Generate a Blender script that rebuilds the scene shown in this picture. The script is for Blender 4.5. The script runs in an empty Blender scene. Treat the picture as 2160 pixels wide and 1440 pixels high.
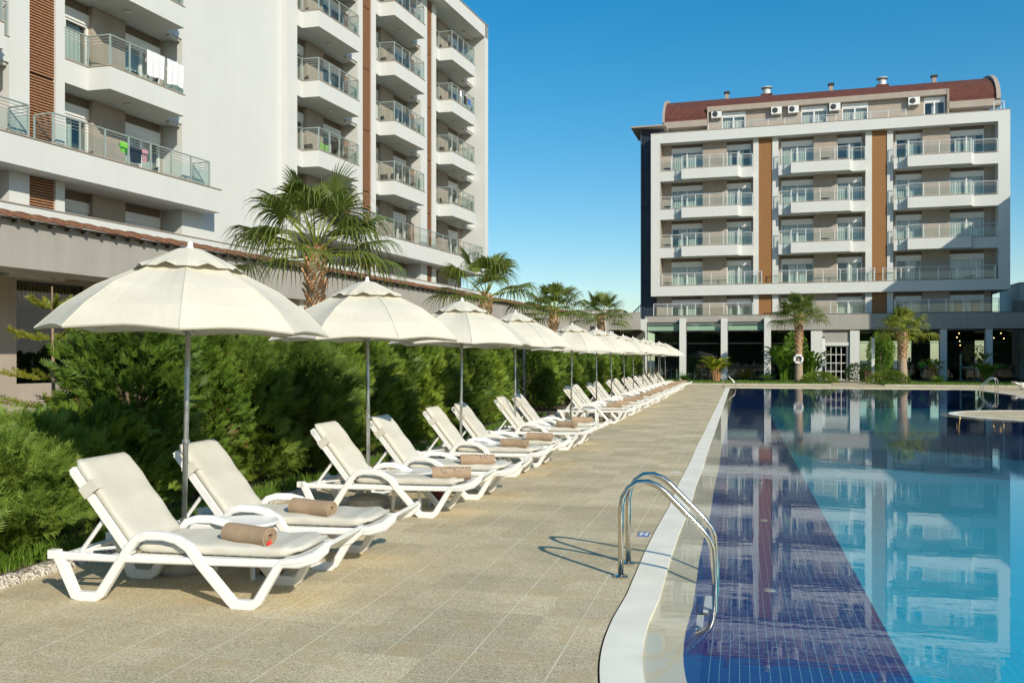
import bpy, bmesh, math, random
import numpy as np
from mathutils import Vector, Matrix
from mathutils.geometry import tessellate_polygon
rnd = random.Random(7)
sc = bpy.context.scene
COL = sc.collection
R = math.radians
# ---------------------------------------------------------------- camera, sky, sun
cam = bpy.data.cameras.new('camera'); camo = bpy.data.objects.new('camera', cam); COL.objects.link(camo)
camo.location = (0, 0, 1.7); camo.rotation_euler = (R(90), 0, math.atan(480/1900))
cam.sensor_width = 36; cam.lens = 1900/2160*36; cam.shift_y = 38/2160
cam.clip_start = 0.05; cam.clip_end = 3000
sc.camera = camo
SUNDIR = Vector((-0.618, 0.618, -0.480)).normalized()
sl = bpy.data.lights.new('sun', 'SUN'); sl.energy = 4.05; sl.angle = R(0.5); sl.color = (1.0, 0.915, 0.76)
so = bpy.data.objects.new('sun', sl); COL.objects.link(so)
so.rotation_euler = SUNDIR.to_track_quat('-Z', 'Y').to_euler(); so.location = (20, -20, 30)
w = bpy.data.worlds.new('World'); sc.world = w; w.use_nodes = True
nt = w.node_tree; nt.nodes.clear()
sky = nt.nodes.new('ShaderNodeTexSky'); sky.sky_type = 'NISHITA'; sky.sun_disc = False
sky.sun_elevation = R(28.5); sky.sun_rotation = R(135)
sky.air_density = 1.0; sky.dust_density = 0.5; sky.ozone_density = 2.2; sky.altitude = 0
hs = nt.nodes.new('ShaderNodeHueSaturation'); hs.inputs['Saturation'].default_value = 1.68; hs.inputs['Hue'].default_value = 0.492; hs.inputs['Value'].default_value = 1.22
bg = nt.nodes.new('ShaderNodeBackground'); bg.inputs['Strength'].default_value = 0.135
ow = nt.nodes.new('ShaderNodeOutputWorld')
gm = nt.nodes.new('ShaderNodeGamma'); gm.inputs[1].default_value = 0.80; nt.links.new(sky.outputs[0], gm.inputs[0]); nt.links.new(gm.outputs[0], hs.inputs['Color']); nt.links.new(hs.outputs[0], bg.inputs[0]); nt.links.new(bg.outputs[0], ow.inputs[0])
vs = sc.view_settings; vs.view_transform = 'Standard'; vs.look = 'None'; vs.exposure = 0.2; vs.gamma = 1.0
sc.cycles.max_bounces = 8; sc.cycles.transparent_max_bounces = 16; sc.cycles.diffuse_bounces = 4
sc.cycles.caustics_reflective = False; sc.cycles.caustics_refractive = False

# ---------------------------------------------------------------- materials
class NB:
    def __init__(s, name):
        s.m = bpy.data.materials.new(name); s.m.use_nodes = True; s.t = s.m.node_tree; s.t.nodes.clear()
        s.out = s.t.nodes.new('ShaderNodeOutputMaterial')
    def n(s, typ, **kw):
        nd = s.t.nodes.new(typ)
        for k, v in kw.items():
            if hasattr(nd, k): setattr(nd, k, v)
            else: nd.inputs[k.replace('_', ' ')].default_value = v
        return nd
    def l(s, a, b): s.t.links.new(a, b)
    def math(s, op, a, b=None):
        nd = s.t.nodes.new('ShaderNodeMath'); nd.operation = op
        for i, v in enumerate((a, b)):
            if v is None: continue
            if isinstance(v, (int, float)): nd.inputs[i].default_value = v
            else: s.l(v, nd.inputs[i])
        return nd.outputs[0]
    def mix(s, fac, a, b, blend='MIX'):
        nd = s.t.nodes.new('ShaderNodeMix'); nd.data_type = 'RGBA'; nd.blend_type = blend
        for i, v in ((0, fac), (6, a), (7, b)):
            if isinstance(v, (int, float)): nd.inputs[i].default_value = v
            elif isinstance(v, tuple): nd.inputs[i].default_value = (*v, 1)
            else: s.l(v, nd.inputs[i])
        return nd.outputs[2]
    def ramp(s, fac, pts):
        nd = s.t.nodes.new('ShaderNodeValToRGB'); s.l(fac, nd.inputs[0])
        el = nd.color_ramp.elements
        while len(el) < len(pts): el.new(0.5)
        for e, (p, c) in zip(el, pts): e.position = p; e.color = (*c, 1) if isinstance(c, tuple) else (c, c, c, 1)
        return nd.outputs[0]
    def noise(s, scale, detail=3, vec=None, rough=0.55):
        nd = s.n('ShaderNodeTexNoise'); nd.inputs['Scale'].default_value = scale; nd.inputs['Detail'].default_value = detail
        nd.inputs['Roughness'].default_value = rough
        if vec is not None: s.l(vec, nd.inputs['Vector'])
        return nd.outputs[0]
    def coord(s, which='Object'):
        return s.n('ShaderNodeTexCoord').outputs[which]
    def pos(s): return s.n('ShaderNodeNewGeometry').outputs['Position']
    def mapv(s, vec, scale=(1, 1, 1), loc=(0, 0, 0)):
        nd = s.n('ShaderNodeMapping'); s.l(vec, nd.inputs[0]); nd.inputs['Scale'].default_value = scale; nd.inputs['Location'].default_value = loc
        return nd.outputs[0]
    def bump(s, h, dist=0.01, strength=1.0, normal=None):
        nd = s.n('ShaderNodeBump'); s.l(h, nd.inputs['Height']); nd.inputs['Distance'].default_value = dist; nd.inputs['Strength'].default_value = strength
        if normal is not None: s.l(normal, nd.inputs['Normal'])
        return nd.outputs[0]
    def bsdf(s, color, rough=0.6, metal=0.0, normal=None, spec=None):
        p = s.n('ShaderNodeBsdfPrincipled')
        if isinstance(color, tuple): p.inputs['Base Color'].default_value = (*color, 1)
        else: s.l(color, p.inputs['Base Color'])
        if isinstance(rough, (int, float)): p.inputs['Roughness'].default_value = rough
        else: s.l(rough, p.inputs['Roughness'])
        p.inputs['Metallic'].default_value = metal
        if spec is not None: p.inputs['Specular IOR Level'].default_value = spec
        if normal is not None: s.l(normal, p.inputs['Normal'])
        return p.outputs[0]
    def schlick(s, f0, normal=None, pw=5.0):
        # reflectance of a thin clear layer, the same from both sides
        g = s.n('ShaderNodeNewGeometry'); d = s.n('ShaderNodeVectorMath'); d.operation = 'DOT_PRODUCT'
        s.l(g.outputs['Incoming'], d.inputs[0]); s.l(normal if normal is not None else g.outputs['Normal'], d.inputs[1])
        c = s.math('SUBTRACT', 1.0, s.math('MINIMUM', s.math('ABSOLUTE', d.outputs['Value']), 1.0))
        return s.math('ADD', s.math('MULTIPLY', s.math('POWER', c, pw), 1-f0), f0)
    def done(s, sh): s.l(sh, s.out.inputs[0]); return s.m

def paint(name, c, rough=0.6, var=0.10, scale=1.5, metal=0.0, bump=0.002, bscale=120, streak=0.0, spec=None):
    b = NB(name); co = b.pos()
    f = b.noise(scale, 4, co)
    k = b.ramp(f, [(0.3, 1 - var), (0.7, 1 + var*0.3)])
    col = b.mix(1.0, c, k, 'MULTIPLY')
    if streak:
        f2 = b.noise(1.0, 4, b.mapv(co, (3.0, 3.0, 0.25)))
        col = b.mix(1.0, col, b.ramp(f2, [(0.35, 1 - streak), (0.6, 1.0)]), 'MULTIPLY')
    nrm = b.bump(b.noise(bscale, 2, co), bump) if bump else None
    return b.done(b.bsdf(col, rough, metal, nrm, spec))

M = {}
M['render_white'] = paint('white_render', (0.61, 0.625, 0.605), 0.85, 0.03, 0.6, bump=0.004, bscale=60, streak=0.02)
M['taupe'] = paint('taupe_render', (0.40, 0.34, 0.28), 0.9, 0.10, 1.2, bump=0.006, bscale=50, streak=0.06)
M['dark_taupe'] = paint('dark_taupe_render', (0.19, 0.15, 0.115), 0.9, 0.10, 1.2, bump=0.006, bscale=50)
M['grey_render'] = paint('grey_render', (0.36, 0.345, 0.31), 0.9, 0.08, 0.8, bump=0.006, bscale=40, streak=0.07)
M['soffit'] = paint('soffit_render', (0.60, 0.57, 0.51), 0.9, 0.05)
M['coping_stone'] = paint('coping_stone', (0.42, 0.35, 0.28), 0.7, 0.1)
M['pvc'] = paint('white_window_frame', (0.78, 0.78, 0.76), 0.4, 0.03, bump=0)
M['shutter'] = paint('shutter_box', (0.66, 0.65, 0.61), 0.5, 0.05, bump=0)
M['rail'] = paint('painted_steel_rail', (0.38, 0.44, 0.41), 0.35, 0.06, metal=0.25, bump=0)
M['rail_white'] = paint('pale_steel_rail', (0.66, 0.68, 0.66), 0.35, 0.05, metal=0.2, bump=0)
M['dark_metal'] = paint('dark_metal', (0.035, 0.04, 0.045), 0.5, 0.2, bump=0)
M['navy_metal'] = paint('blue_grey_louvre_metal', (0.06, 0.085, 0.12), 0.45, 0.2, bump=0)
M['plastic'] = paint('white_resin', (0.84, 0.84, 0.81), 0.32, 0.04, 6, bump=0.0006, bscale=220)
M['galv'] = paint('galvanised_pole', (0.50, 0.52, 0.50), 0.38, 0.35, 9, metal=0.85, bump=0.0008, bscale=60)
M['concrete'] = paint('cast_concrete', (0.42, 0.40, 0.36), 0.9, 0.2, 8, bump=0.003)
M['red_plastic'] = paint('red_plastic', (0.22, 0.045, 0.03), 0.5, 0.2, 5, bump=0)
M['terracotta'] = paint('terracotta_tile', (0.25, 0.115, 0.06), 0.85, 0.45, 7, bump=0.004, bscale=60)
M['rafter'] = paint('dark_rafter', (0.05, 0.045, 0.04), 0.8, 0.2)
M['chair_dark'] = paint('dark_rattan', (0.07, 0.06, 0.05), 0.6, 0.3, 40, bump=0.002)
M['ac_white'] = paint('appliance_white', (0.75, 0.75, 0.72), 0.5, 0.06, bump=0)
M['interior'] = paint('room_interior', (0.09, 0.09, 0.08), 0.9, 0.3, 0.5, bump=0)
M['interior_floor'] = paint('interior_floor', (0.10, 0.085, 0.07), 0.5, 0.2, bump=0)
M['post_white'] = paint('post_white', (0.75, 0.76, 0.76), 0.4, 0.05, bump=0)
M['orange'] = paint('orange_plastic', (0.75, 0.16, 0.03), 0.45, 0.1, bump=0)
M['wood_plain'] = paint('planter_wood', (0.36, 0.22, 0.11), 0.7, 0.3, 14)

b = NB('timber_cladding'); co = b.coord()
z = b.n('ShaderNodeSeparateXYZ'); b.l(co, z.inputs[0])
fr = b.math('FRACT', b.math('MULTIPLY', z.outputs[2], 8.0))
cl = b.mix(b.noise(1, 5, b.mapv(co, (2, 2, 26))), (0.235, 0.105, 0.03), (0.35, 0.17, 0.055))
cl = b.mix(b.math('LESS_THAN', fr, 0.13), cl, (0.07, 0.03, 0.012))
M['timber'] = b.done(b.bsdf(cl, 0.65, normal=b.bump(b.math('GREATER_THAN', fr, 0.13), 0.01)))
M['louvre_wood'] = paint('louvre_timber', (0.38, 0.19, 0.095), 0.65, 0.25, 9, bump=0.001)
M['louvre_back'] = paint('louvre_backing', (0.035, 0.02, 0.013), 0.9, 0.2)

b = NB('brown_roof_shingle'); co = b.coord()
br = b.n('ShaderNodeTexBrick'); b.l(b.mapv(co, (1, 1, 1)), br.inputs[0]); br.inputs['Scale'].default_value = 2.2
br.inputs['Color1'].default_value = (0.155, 0.05, 0.032, 1); br.inputs['Color2'].default_value = (0.115, 0.036, 0.024, 1); br.inputs['Mortar'].default_value = (0.09, 0.03, 0.022, 1)
cl = b.mix(1.0, br.outputs[0], b.ramp(b.noise(3.5, 6, co), [(0.3, 0.75), (0.7, 1.15)]), 'MULTIPLY')
M['roof'] = b.done(b.bsdf(cl, 0.9, normal=b.bump(b.noise(60, 2, co), 0.006)))

def glassy(name, tint, refl=1.0, ior=1.5, base=0.0):
    b = NB(name); f = b.math('ADD', b.math('MULTIPLY', b.schlick(0.05), refl), base)
    f.node.use_clamp = True
    t = b.n('ShaderNodeBsdfTransparent'); t.inputs[0].default_value = (*tint, 1)
    g = b.n('ShaderNodeBsdfGlossy'); g.inputs['Roughness'].default_value = 0.01
    m = b.n('ShaderNodeMixShader'); b.l(f, m.inputs[0]); b.l(t.outputs[0], m.inputs[1]); b.l(g.outputs[0], m.inputs[2])
    return b.done(m.outputs[0])
M['win_glass'] = glassy('window_glass', (0.86, 0.92, 0.90), 1.0, base=0.05)
M['rail_glass'] = glassy('balcony_glass', (0.80, 0.88, 0.84), 1.2, base=0.02)
M['shop_glass'] = glassy('glazing_glass', (0.70, 0.84, 0.80), 1.0, base=0.03)
M['green_glass'] = glassy('frosted_green_glass', (0.74, 0.90, 0.80), 1.0, base=0.05)

b = NB('curtain_cloth'); co = b.coord()
cl = b.mix(b.noise(5, 2, b.mapv(co, (6, 6, 0.3))), (0.58, 0.60, 0.56), (0.80, 0.82, 0.78))
d = b.n('ShaderNodeBsdfTranslucent'); b.l(cl, d.inputs[0])
mx = b.n('ShaderNodeMixShader'); mx.inputs[0].default_value = 0.25; b.l(b.bsdf(cl, 0.9), mx.inputs[1]); b.l(d.outputs[0], mx.inputs[2])
M['curtain'] = b.done(mx.outputs[0])

# canopy canvas
b = NB('cream_canvas'); co = b.coord()
wv = b.n('ShaderNodeTexWave'); wv.bands_direction = 'Z'; wv.inputs['Scale'].default_value = 55; wv.inputs['Distortion'].default_value = 1.5; b.l(co, wv.inputs[0])
n1 = b.noise(2.6, 5, b.mapv(co, (1, 1, 2.5)))
cl = b.mix(b.ramp(n1, [(0.35, 0.0), (0.75, 1.0)]), (0.76, 0.725, 0.605), (0.70, 0.66, 0.53))
cl = b.mix(b.math('MULTIPLY', wv.outputs[1], 0.16), cl, (0.60, 0.55, 0.44))
tr = b.n('ShaderNodeBsdfTranslucent'); tr.inputs[0].default_value = (0.62, 0.54, 0.38, 1)
mx = b.n('ShaderNodeMixShader'); mx.inputs[0].default_value = 0.12
nrm = b.bump(b.noise(5, 3, co), 0.003)
b.l(b.bsdf(cl, 0.85, normal=nrm, spec=0.2), mx.inputs[1]); b.l(tr.outputs[0], mx.inputs[2])
M['canvas'] = b.done(mx.outputs[0])
# cushion
b = NB('cushion_fabric'); co = b.coord()
cl = b.mix(b.ramp(b.noise(3.0, 5, co), [(0.35, 0), (0.7, 1)]), (0.66, 0.64, 0.55), (0.57, 0.54, 0.45))
ob = b.n('ShaderNodeObjectInfo')
cl = b.mix(1.0, cl, b.ramp(ob.outputs['Random'], [(0, 0.93), (1, 1.05)]), 'MULTIPLY')
nn = b.bump(b.noise(4, 3, co), 0.007); nn = b.bump(b.noise(400, 1, co), 0.0008, normal=nn)
M['cushion'] = b.done(b.bsdf(cl, 0.9, normal=nn, spec=0.15))
b = NB('terry_towel'); co = b.coord()
cl = b.mix(b.noise(12, 4, co), (0.35, 0.245, 0.155), (0.46, 0.34, 0.23))
nn = b.bump(b.noise(9, 3, co), 0.010); nn = b.bump(b.noise(260, 2, co), 0.002, normal=nn)
M['towel'] = b.done(b.bsdf(cl, 0.95, normal=nn, spec=0.1))
M['towel_pale'] = paint('towel_pale_weave', (0.56, 0.45, 0.33), 0.95, 0.1, 30, bump=0.001)
M['tag_red'] = paint('red_tag', (0.7, 0.05, 0.03), 0.6, 0.1, bump=0)
M['laundry_white'] = paint('white_cloth', (0.78, 0.78, 0.80), 0.9, 0.06, 8, bump=0.004, bscale=20)
for k_, c_ in (('lime', (0.25, 0.75, 0.03)), ('black_cloth', (0.02, 0.02, 0.025)), ('pink', (0.75, 0.35, 0.40)), ('blue_cloth', (0.05, 0.15, 0.45)), ('green_print', (0.35, 0.62, 0.20)), ('skin', (0.45, 0.26, 0.18)), ('hair', (0.03, 0.02, 0.015))):
    M[k_] = paint(k_, c_, 0.85, 0.15, 12, bump=0.002, bscale=40)
M['steel'] = (lambda b: b.done(b.bsdf((0.66, 0.61, 0.52), b.ramp(b.noise(20, 3, b.pos()), [(0.3, 0.10), (0.7, 0.24)]), 1.0)))(NB('polished_steel'))
M['bulb'] = (lambda b: (lambda e: (setattr(e.inputs[0], 'default_value', (1, 0.55, 0.22, 1)), setattr(e.inputs[1], 'default_value', 9.0), b.done(e.outputs[0]))[-1])(b.n('ShaderNodeEmission')))(NB('lit_bulb'))

# deck: washed pebble tiles 0.5 m
b = NB('pebble_wash_tiles'); co = b.pos()
sp = b.n('ShaderNodeSeparateXYZ'); b.l(co, sp.inputs[0])
def cell(axis, off, pitch=0.5):
    return b.math('ABSOLUTE', b.math('SUBTRACT', b.math('FRACT', b.math('MULTIPLY', b.math('ADD', sp.outputs[axis], off), 1/pitch)), 0.5))
jx = b.math('GREATER_THAN', cell(0, 40.25 + 0.25), 0.5 - 0.009)
row = b.math('GREATER_THAN', cell(1, 40.15 + 0.25), 0.5 - 0.006)
fx = b.math('FLOOR', b.math('MULTIPLY', b.math('ADD', sp.outputs[0], 40.25), 2)); fy = b.math('FLOOR', b.math('MULTIPLY', b.math('ADD', sp.outputs[1], 40.15), 2))
cx = b.n('ShaderNodeCombineXYZ'); b.l(fx, cx.inputs[0]); b.l(fy, cx.inputs[1])
wn = b.n('ShaderNodeTexWhiteNoise'); b.l(cx.outputs[0], wn.inputs['Vector'])
vo = b.n('ShaderNodeTexVoronoi'); vo.inputs['Scale'].default_value = 95; b.l(co, vo.inputs['Vector'])
vc = b.n('ShaderNodeSeparateColor'); b.l(vo.outputs['Color'], vc.inputs[0])
peb = b.ramp(vc.outputs[0], [(0.0, (0.27, 0.19, 0.10)), (0.15, (0.54, 0.42, 0.235)), (0.5, (0.80, 0.65, 0.42)), (0.8, (0.86, 0.735, 0.505)), (1.0, (0.94, 0.84, 0.60))])
gap = b.ramp(vo.outputs['Distance'], [(0.35, 0.0), (0.62, 1.0)])
col = b.mix(gap, peb, (0.58, 0.50, 0.32))
big = b.noise(0.9, 5, co); mid = b.noise(3.5, 5, co)
col = b.mix(1.0, col, b.ramp(wn.outputs['Value'], [(0, 0.82), (1, 1.06)]), 'MULTIPLY')
col = b.mix(b.ramp(mid, [(0.50, 0.0), (0.70, 0.6)]), col, (0.58, 0.44, 0.23))
col = b.mix(1.0, col, b.ramp(big, [(0.3, 0.80), (0.7, 1.08)]), 'MULTIPLY')
jn = b.math('MAXIMUM', jx, b.math('MULTIPLY', row, 0.75))
jn = b.math('MULTIPLY', jn, b.ramp(b.noise(2.2, 3, co), [(0.35, 0.45), (0.6, 1.0)]))
col = b.mix(jn, col, (0.78, 0.71, 0.54))
h = b.math('ADD', b.math('MULTIPLY', b.ramp(vo.outputs['Distance'], [(0.1, 1.0), (0.6, 0.0)]), 1.0), b.math('MULTIPLY', jx, -1.0))
M['deck'] = b.done(b.bsdf(col, 0.85, normal=b.bump(h, 0.0022), spec=0.25))

b = NB('kerb_pebble'); co = b.pos()
vo = b.n('ShaderNodeTexVoronoi'); vo.inputs['Scale'].default_value = 55; b.l(co, vo.inputs['Vector'])
vc = b.n('ShaderNodeSeparateColor'); b.l(vo.outputs['Color'], vc.inputs[0])
col = b.ramp(vc.outputs[0], [(0, (0.13, 0.10, 0.07)), (0.3, (0.42, 0.36, 0.28)), (0.6, (0.62, 0.56, 0.47)), (1, (0.74, 0.70, 0.62))])
M['kerb'] = b.done(b.bsdf(col, 0.85, normal=b.bump(vo.outputs['Distance'], 0.012)))

b = NB('grating_coping'); co = b.pos()
sp = b.n('ShaderNodeSeparateXYZ'); b.l(co, sp.inputs[0])
g1 = b.math('LESS_THAN', b.math('FRACT', b.math('MULTIPLY', sp.outputs[1], 40)), 0.22)
col = b.mix(b.math('MULTIPLY', g1, 0.16), (0.95, 0.90, 0.75), (0.30, 0.30, 0.27))
col = b.mix(1.0, col, b.ramp(b.noise(2.5, 4, co), [(0.3, 0.88), (0.7, 1.03)]), 'MULTIPLY')
M['coping'] = b.done(b.bsdf(col, 0.6, normal=b.bump(b.noise(40, 2, co), 0.0006), spec=0.3))
M['beach_tile'] = paint('beige_edge_tile', (0.80, 0.64, 0.43), 0.45, 0.12, 1.6, bump=0.001)

def mosaic(name, lane):
    b = NB(name); co = b.pos(); sp = b.n('ShaderNodeSeparateXYZ'); b.l(co, sp.inputs[0])
    X, Y = sp.outputs[0], sp.outputs[1]
    hor = Y if lane != 'wall' else sp.outputs[2]
    if lane == 'wall': X = b.math('ADD', X, Y)
    def line(v, p, wd): return b.math('GREATER_THAN', b.math('ABSOLUTE', b.math('SUBTRACT', b.math('FRACT', b.math('MULTIPLY', v, 1/p)), 0.5)), 0.5 - wd/p/2)
    a = line(X, 0.088, 0.0060); c = line(hor, 0.105, 0.0050)
    navy = b.mix(b.noise(7, 3, co), (0.003, 0.013, 0.13), (0.006, 0.028, 0.21))
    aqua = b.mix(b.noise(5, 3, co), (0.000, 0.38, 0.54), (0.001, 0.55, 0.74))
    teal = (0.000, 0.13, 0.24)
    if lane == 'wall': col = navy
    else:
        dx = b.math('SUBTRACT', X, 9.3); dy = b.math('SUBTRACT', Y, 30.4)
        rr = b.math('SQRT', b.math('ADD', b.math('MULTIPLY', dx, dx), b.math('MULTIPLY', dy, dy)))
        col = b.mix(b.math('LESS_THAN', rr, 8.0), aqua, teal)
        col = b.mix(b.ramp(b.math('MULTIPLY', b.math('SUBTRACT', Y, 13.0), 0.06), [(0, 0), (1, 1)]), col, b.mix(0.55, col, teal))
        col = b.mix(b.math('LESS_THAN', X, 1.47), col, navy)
    ln = b.math('MAXIMUM', b.math('MULTIPLY', a, 0.62), b.math('MULTIPLY', c, 0.26))
    col = b.mix(ln, col, (0.26, 0.55, 0.55))
    return b.done(b.bsdf(col, 0.4))
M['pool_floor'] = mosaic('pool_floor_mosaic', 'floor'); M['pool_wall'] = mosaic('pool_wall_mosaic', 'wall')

b = NB('pool_water'); co = b.pos()
n1 = b.noise(1.0, 3, b.mapv(co, (3.2, 7.5, 1)), 0.5)
n2 = b.noise(1.0, 2, b.mapv(co, (0.8, 1.3, 1), (3, 1, 0)), 0.5)
n3 = b.noise(1.0, 2, b.mapv(co, (14, 22, 1), (7, 3, 0)), 0.5)
h = b.math('ADD', b.math('ADD', b.math('MULTIPLY', n1, 1.0), b.math('MULTIPLY', n2, 1.6)), b.math('MULTIPLY', n3, 0.05))
amp = b.ramp(b.noise(0.22, 3, co), [(0.35, 0.2), (0.65, 1.0)])
nrm = b.bump(b.math('MULTIPLY', h, amp), 0.0009)
fz = b.schlick(0.03, nrm, 4.8)
t = b.n('ShaderNodeBsdfTransparent'); t.inputs[0].default_value = (0.92, 0.98, 0.985, 1)
g = b.n('ShaderNodeBsdfGlossy'); g.inputs['Roughness'].default_value = 0.0; b.l(nrm, g.inputs['Normal'])
m_ = b.n('ShaderNodeMixShader'); b.l(fz, m_.inputs[0]); b.l(t.outputs[0], m_.inputs[1]); b.l(g.outputs[0], m_.inputs[2])
M['water'] = b.done(m_.outputs[0])

b = NB('soil'); co = b.pos()
col = b.mix(b.noise(9, 5, co), (0.05, 0.035, 0.022), (0.13, 0.10, 0.06)); M['soil'] = b.done(b.bsdf(col, 0.95, normal=b.bump(b.noise(30, 4, co), 0.03)))
b = NB('lawn_green'); co = b.pos()
col = b.mix(b.noise(1.2, 5, co), (0.09, 0.17, 0.02), (0.22, 0.27, 0.045)); col = b.mix(b.noise(60, 2, co), col, (0.02, 0.045, 0.008))
M['lawn'] = b.done(b.bsdf(col, 0.9, normal=b.bump(b.noise(50, 3, co), 0.04)))
M['far_ground'] = paint('far_ground', (0.10, 0.11, 0.075), 0.95, 0.3, 0.2)

def leafmat(name, c1, c2, c3, trans=0.28, scale=2.2, rough=0.5):
    b = NB(name); co = b.pos(); ob = b.n('ShaderNodeObjectInfo')
    f = b.noise(scale, 3, co); g = b.noise(26, 2, co)
    col = b.mix(b.ramp(f, [(0.35, 0), (0.65, 1)]), c1, c2); col = b.mix(b.ramp(g, [(0.5, 0), (0.75, 0.8)]), col, c3)
    col = b.mix(1.0, col, b.ramp(ob.outputs['Random'], [(0, 0.72), (1, 1.22)]), 'MULTIPLY')
    t = b.n('ShaderNodeBsdfTranslucent'); b.l(b.mix(0.35, col, (0.20, 0.30, 0.03)), t.inputs[0])
    m = b.n('ShaderNodeMixShader'); m.inputs[0].default_value = trans
    b.l(b.bsdf(col, rough, spec=0.35), m.inputs[1]); b.l(t.outputs[0], m.inputs[2])
    return b.done(m.outputs[0])
M['thuja'] = leafmat('thuja_leaf', (0.095, 0.17, 0.018), (0.2, 0.28, 0.03), (0.31, 0.37, 0.05))
M['thuja_dark'] = leafmat('thuja_leaf_dark', (0.06, 0.12, 0.015), (0.125, 0.205, 0.025), (0.22, 0.29, 0.04))
M['cypress'] = leafmat('feathery_leaf', (0.12, 0.20, 0.03), (0.20, 0.29, 0.045), (0.31, 0.39, 0.075))
M['palm_leaf'] = leafmat('palm_leaf', (0.085, 0.125, 0.02), (0.155, 0.205, 0.035), (0.28, 0.29, 0.06), 0.22, rough=0.38)
M['palm_leaf_pale'] = leafmat('palm_leaf_pale', (0.26, 0.32, 0.045), (0.38, 0.42, 0.07), (0.5, 0.48, 0.11), 0.3, rough=0.38)
M['broad'] = leafmat('broad_leaf', (0.1, 0.22, 0.025), (0.19, 0.33, 0.04), (0.3, 0.42, 0.06), 0.3, rough=0.32)
M['yellow_leaf'] = leafmat('yellow_green_leaf', (0.22, 0.28, 0.025), (0.38, 0.38, 0.045), (0.52, 0.42, 0.06), 0.3, rough=0.35)
M['rust_leaf'] = leafmat('rust_red_leaf', (0.16, 0.09, 0.03), (0.12, 0.14, 0.03), (0.28, 0.13, 0.04), 0.25)
M['grass'] = leafmat('grass_blade', (0.09, 0.19, 0.02), (0.17, 0.29, 0.03), (0.27, 0.38, 0.05), 0.3, 4)
M['bark'] = paint('bark', (0.20, 0.14, 0.09), 0.95, 0.35, 12, bump=0.01, bscale=30)
M['bare_twig'] = paint('bare_twig', (0.34, 0.24, 0.15), 0.9, 0.3, 10, bump=0.003)
M['palm_trunk'] = paint('palm_trunk', (0.40, 0.31, 0.22), 0.95, 0.3, 8, bump=0.01, bscale=25)
b = NB('palm_boot'); co = b.coord()
col = b.mix(b.noise(9, 4, co), (0.42, 0.17, 0.06), (0.60, 0.38, 0.21)); col = b.mix(b.ramp(b.noise(35, 2, co), [(0.5, 0), (0.7, 0.7)]), col, (0.10, 0.045, 0.02))
M['boot'] = b.done(b.bsdf(col, 0.85, normal=b.bump(b.noise(40, 3, co), 0.01)))
M['fibre_red'] = paint('red_fibre', (0.42, 0.12, 0.035), 0.95, 0.4, 20, bump=0.01, bscale=60)

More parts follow.
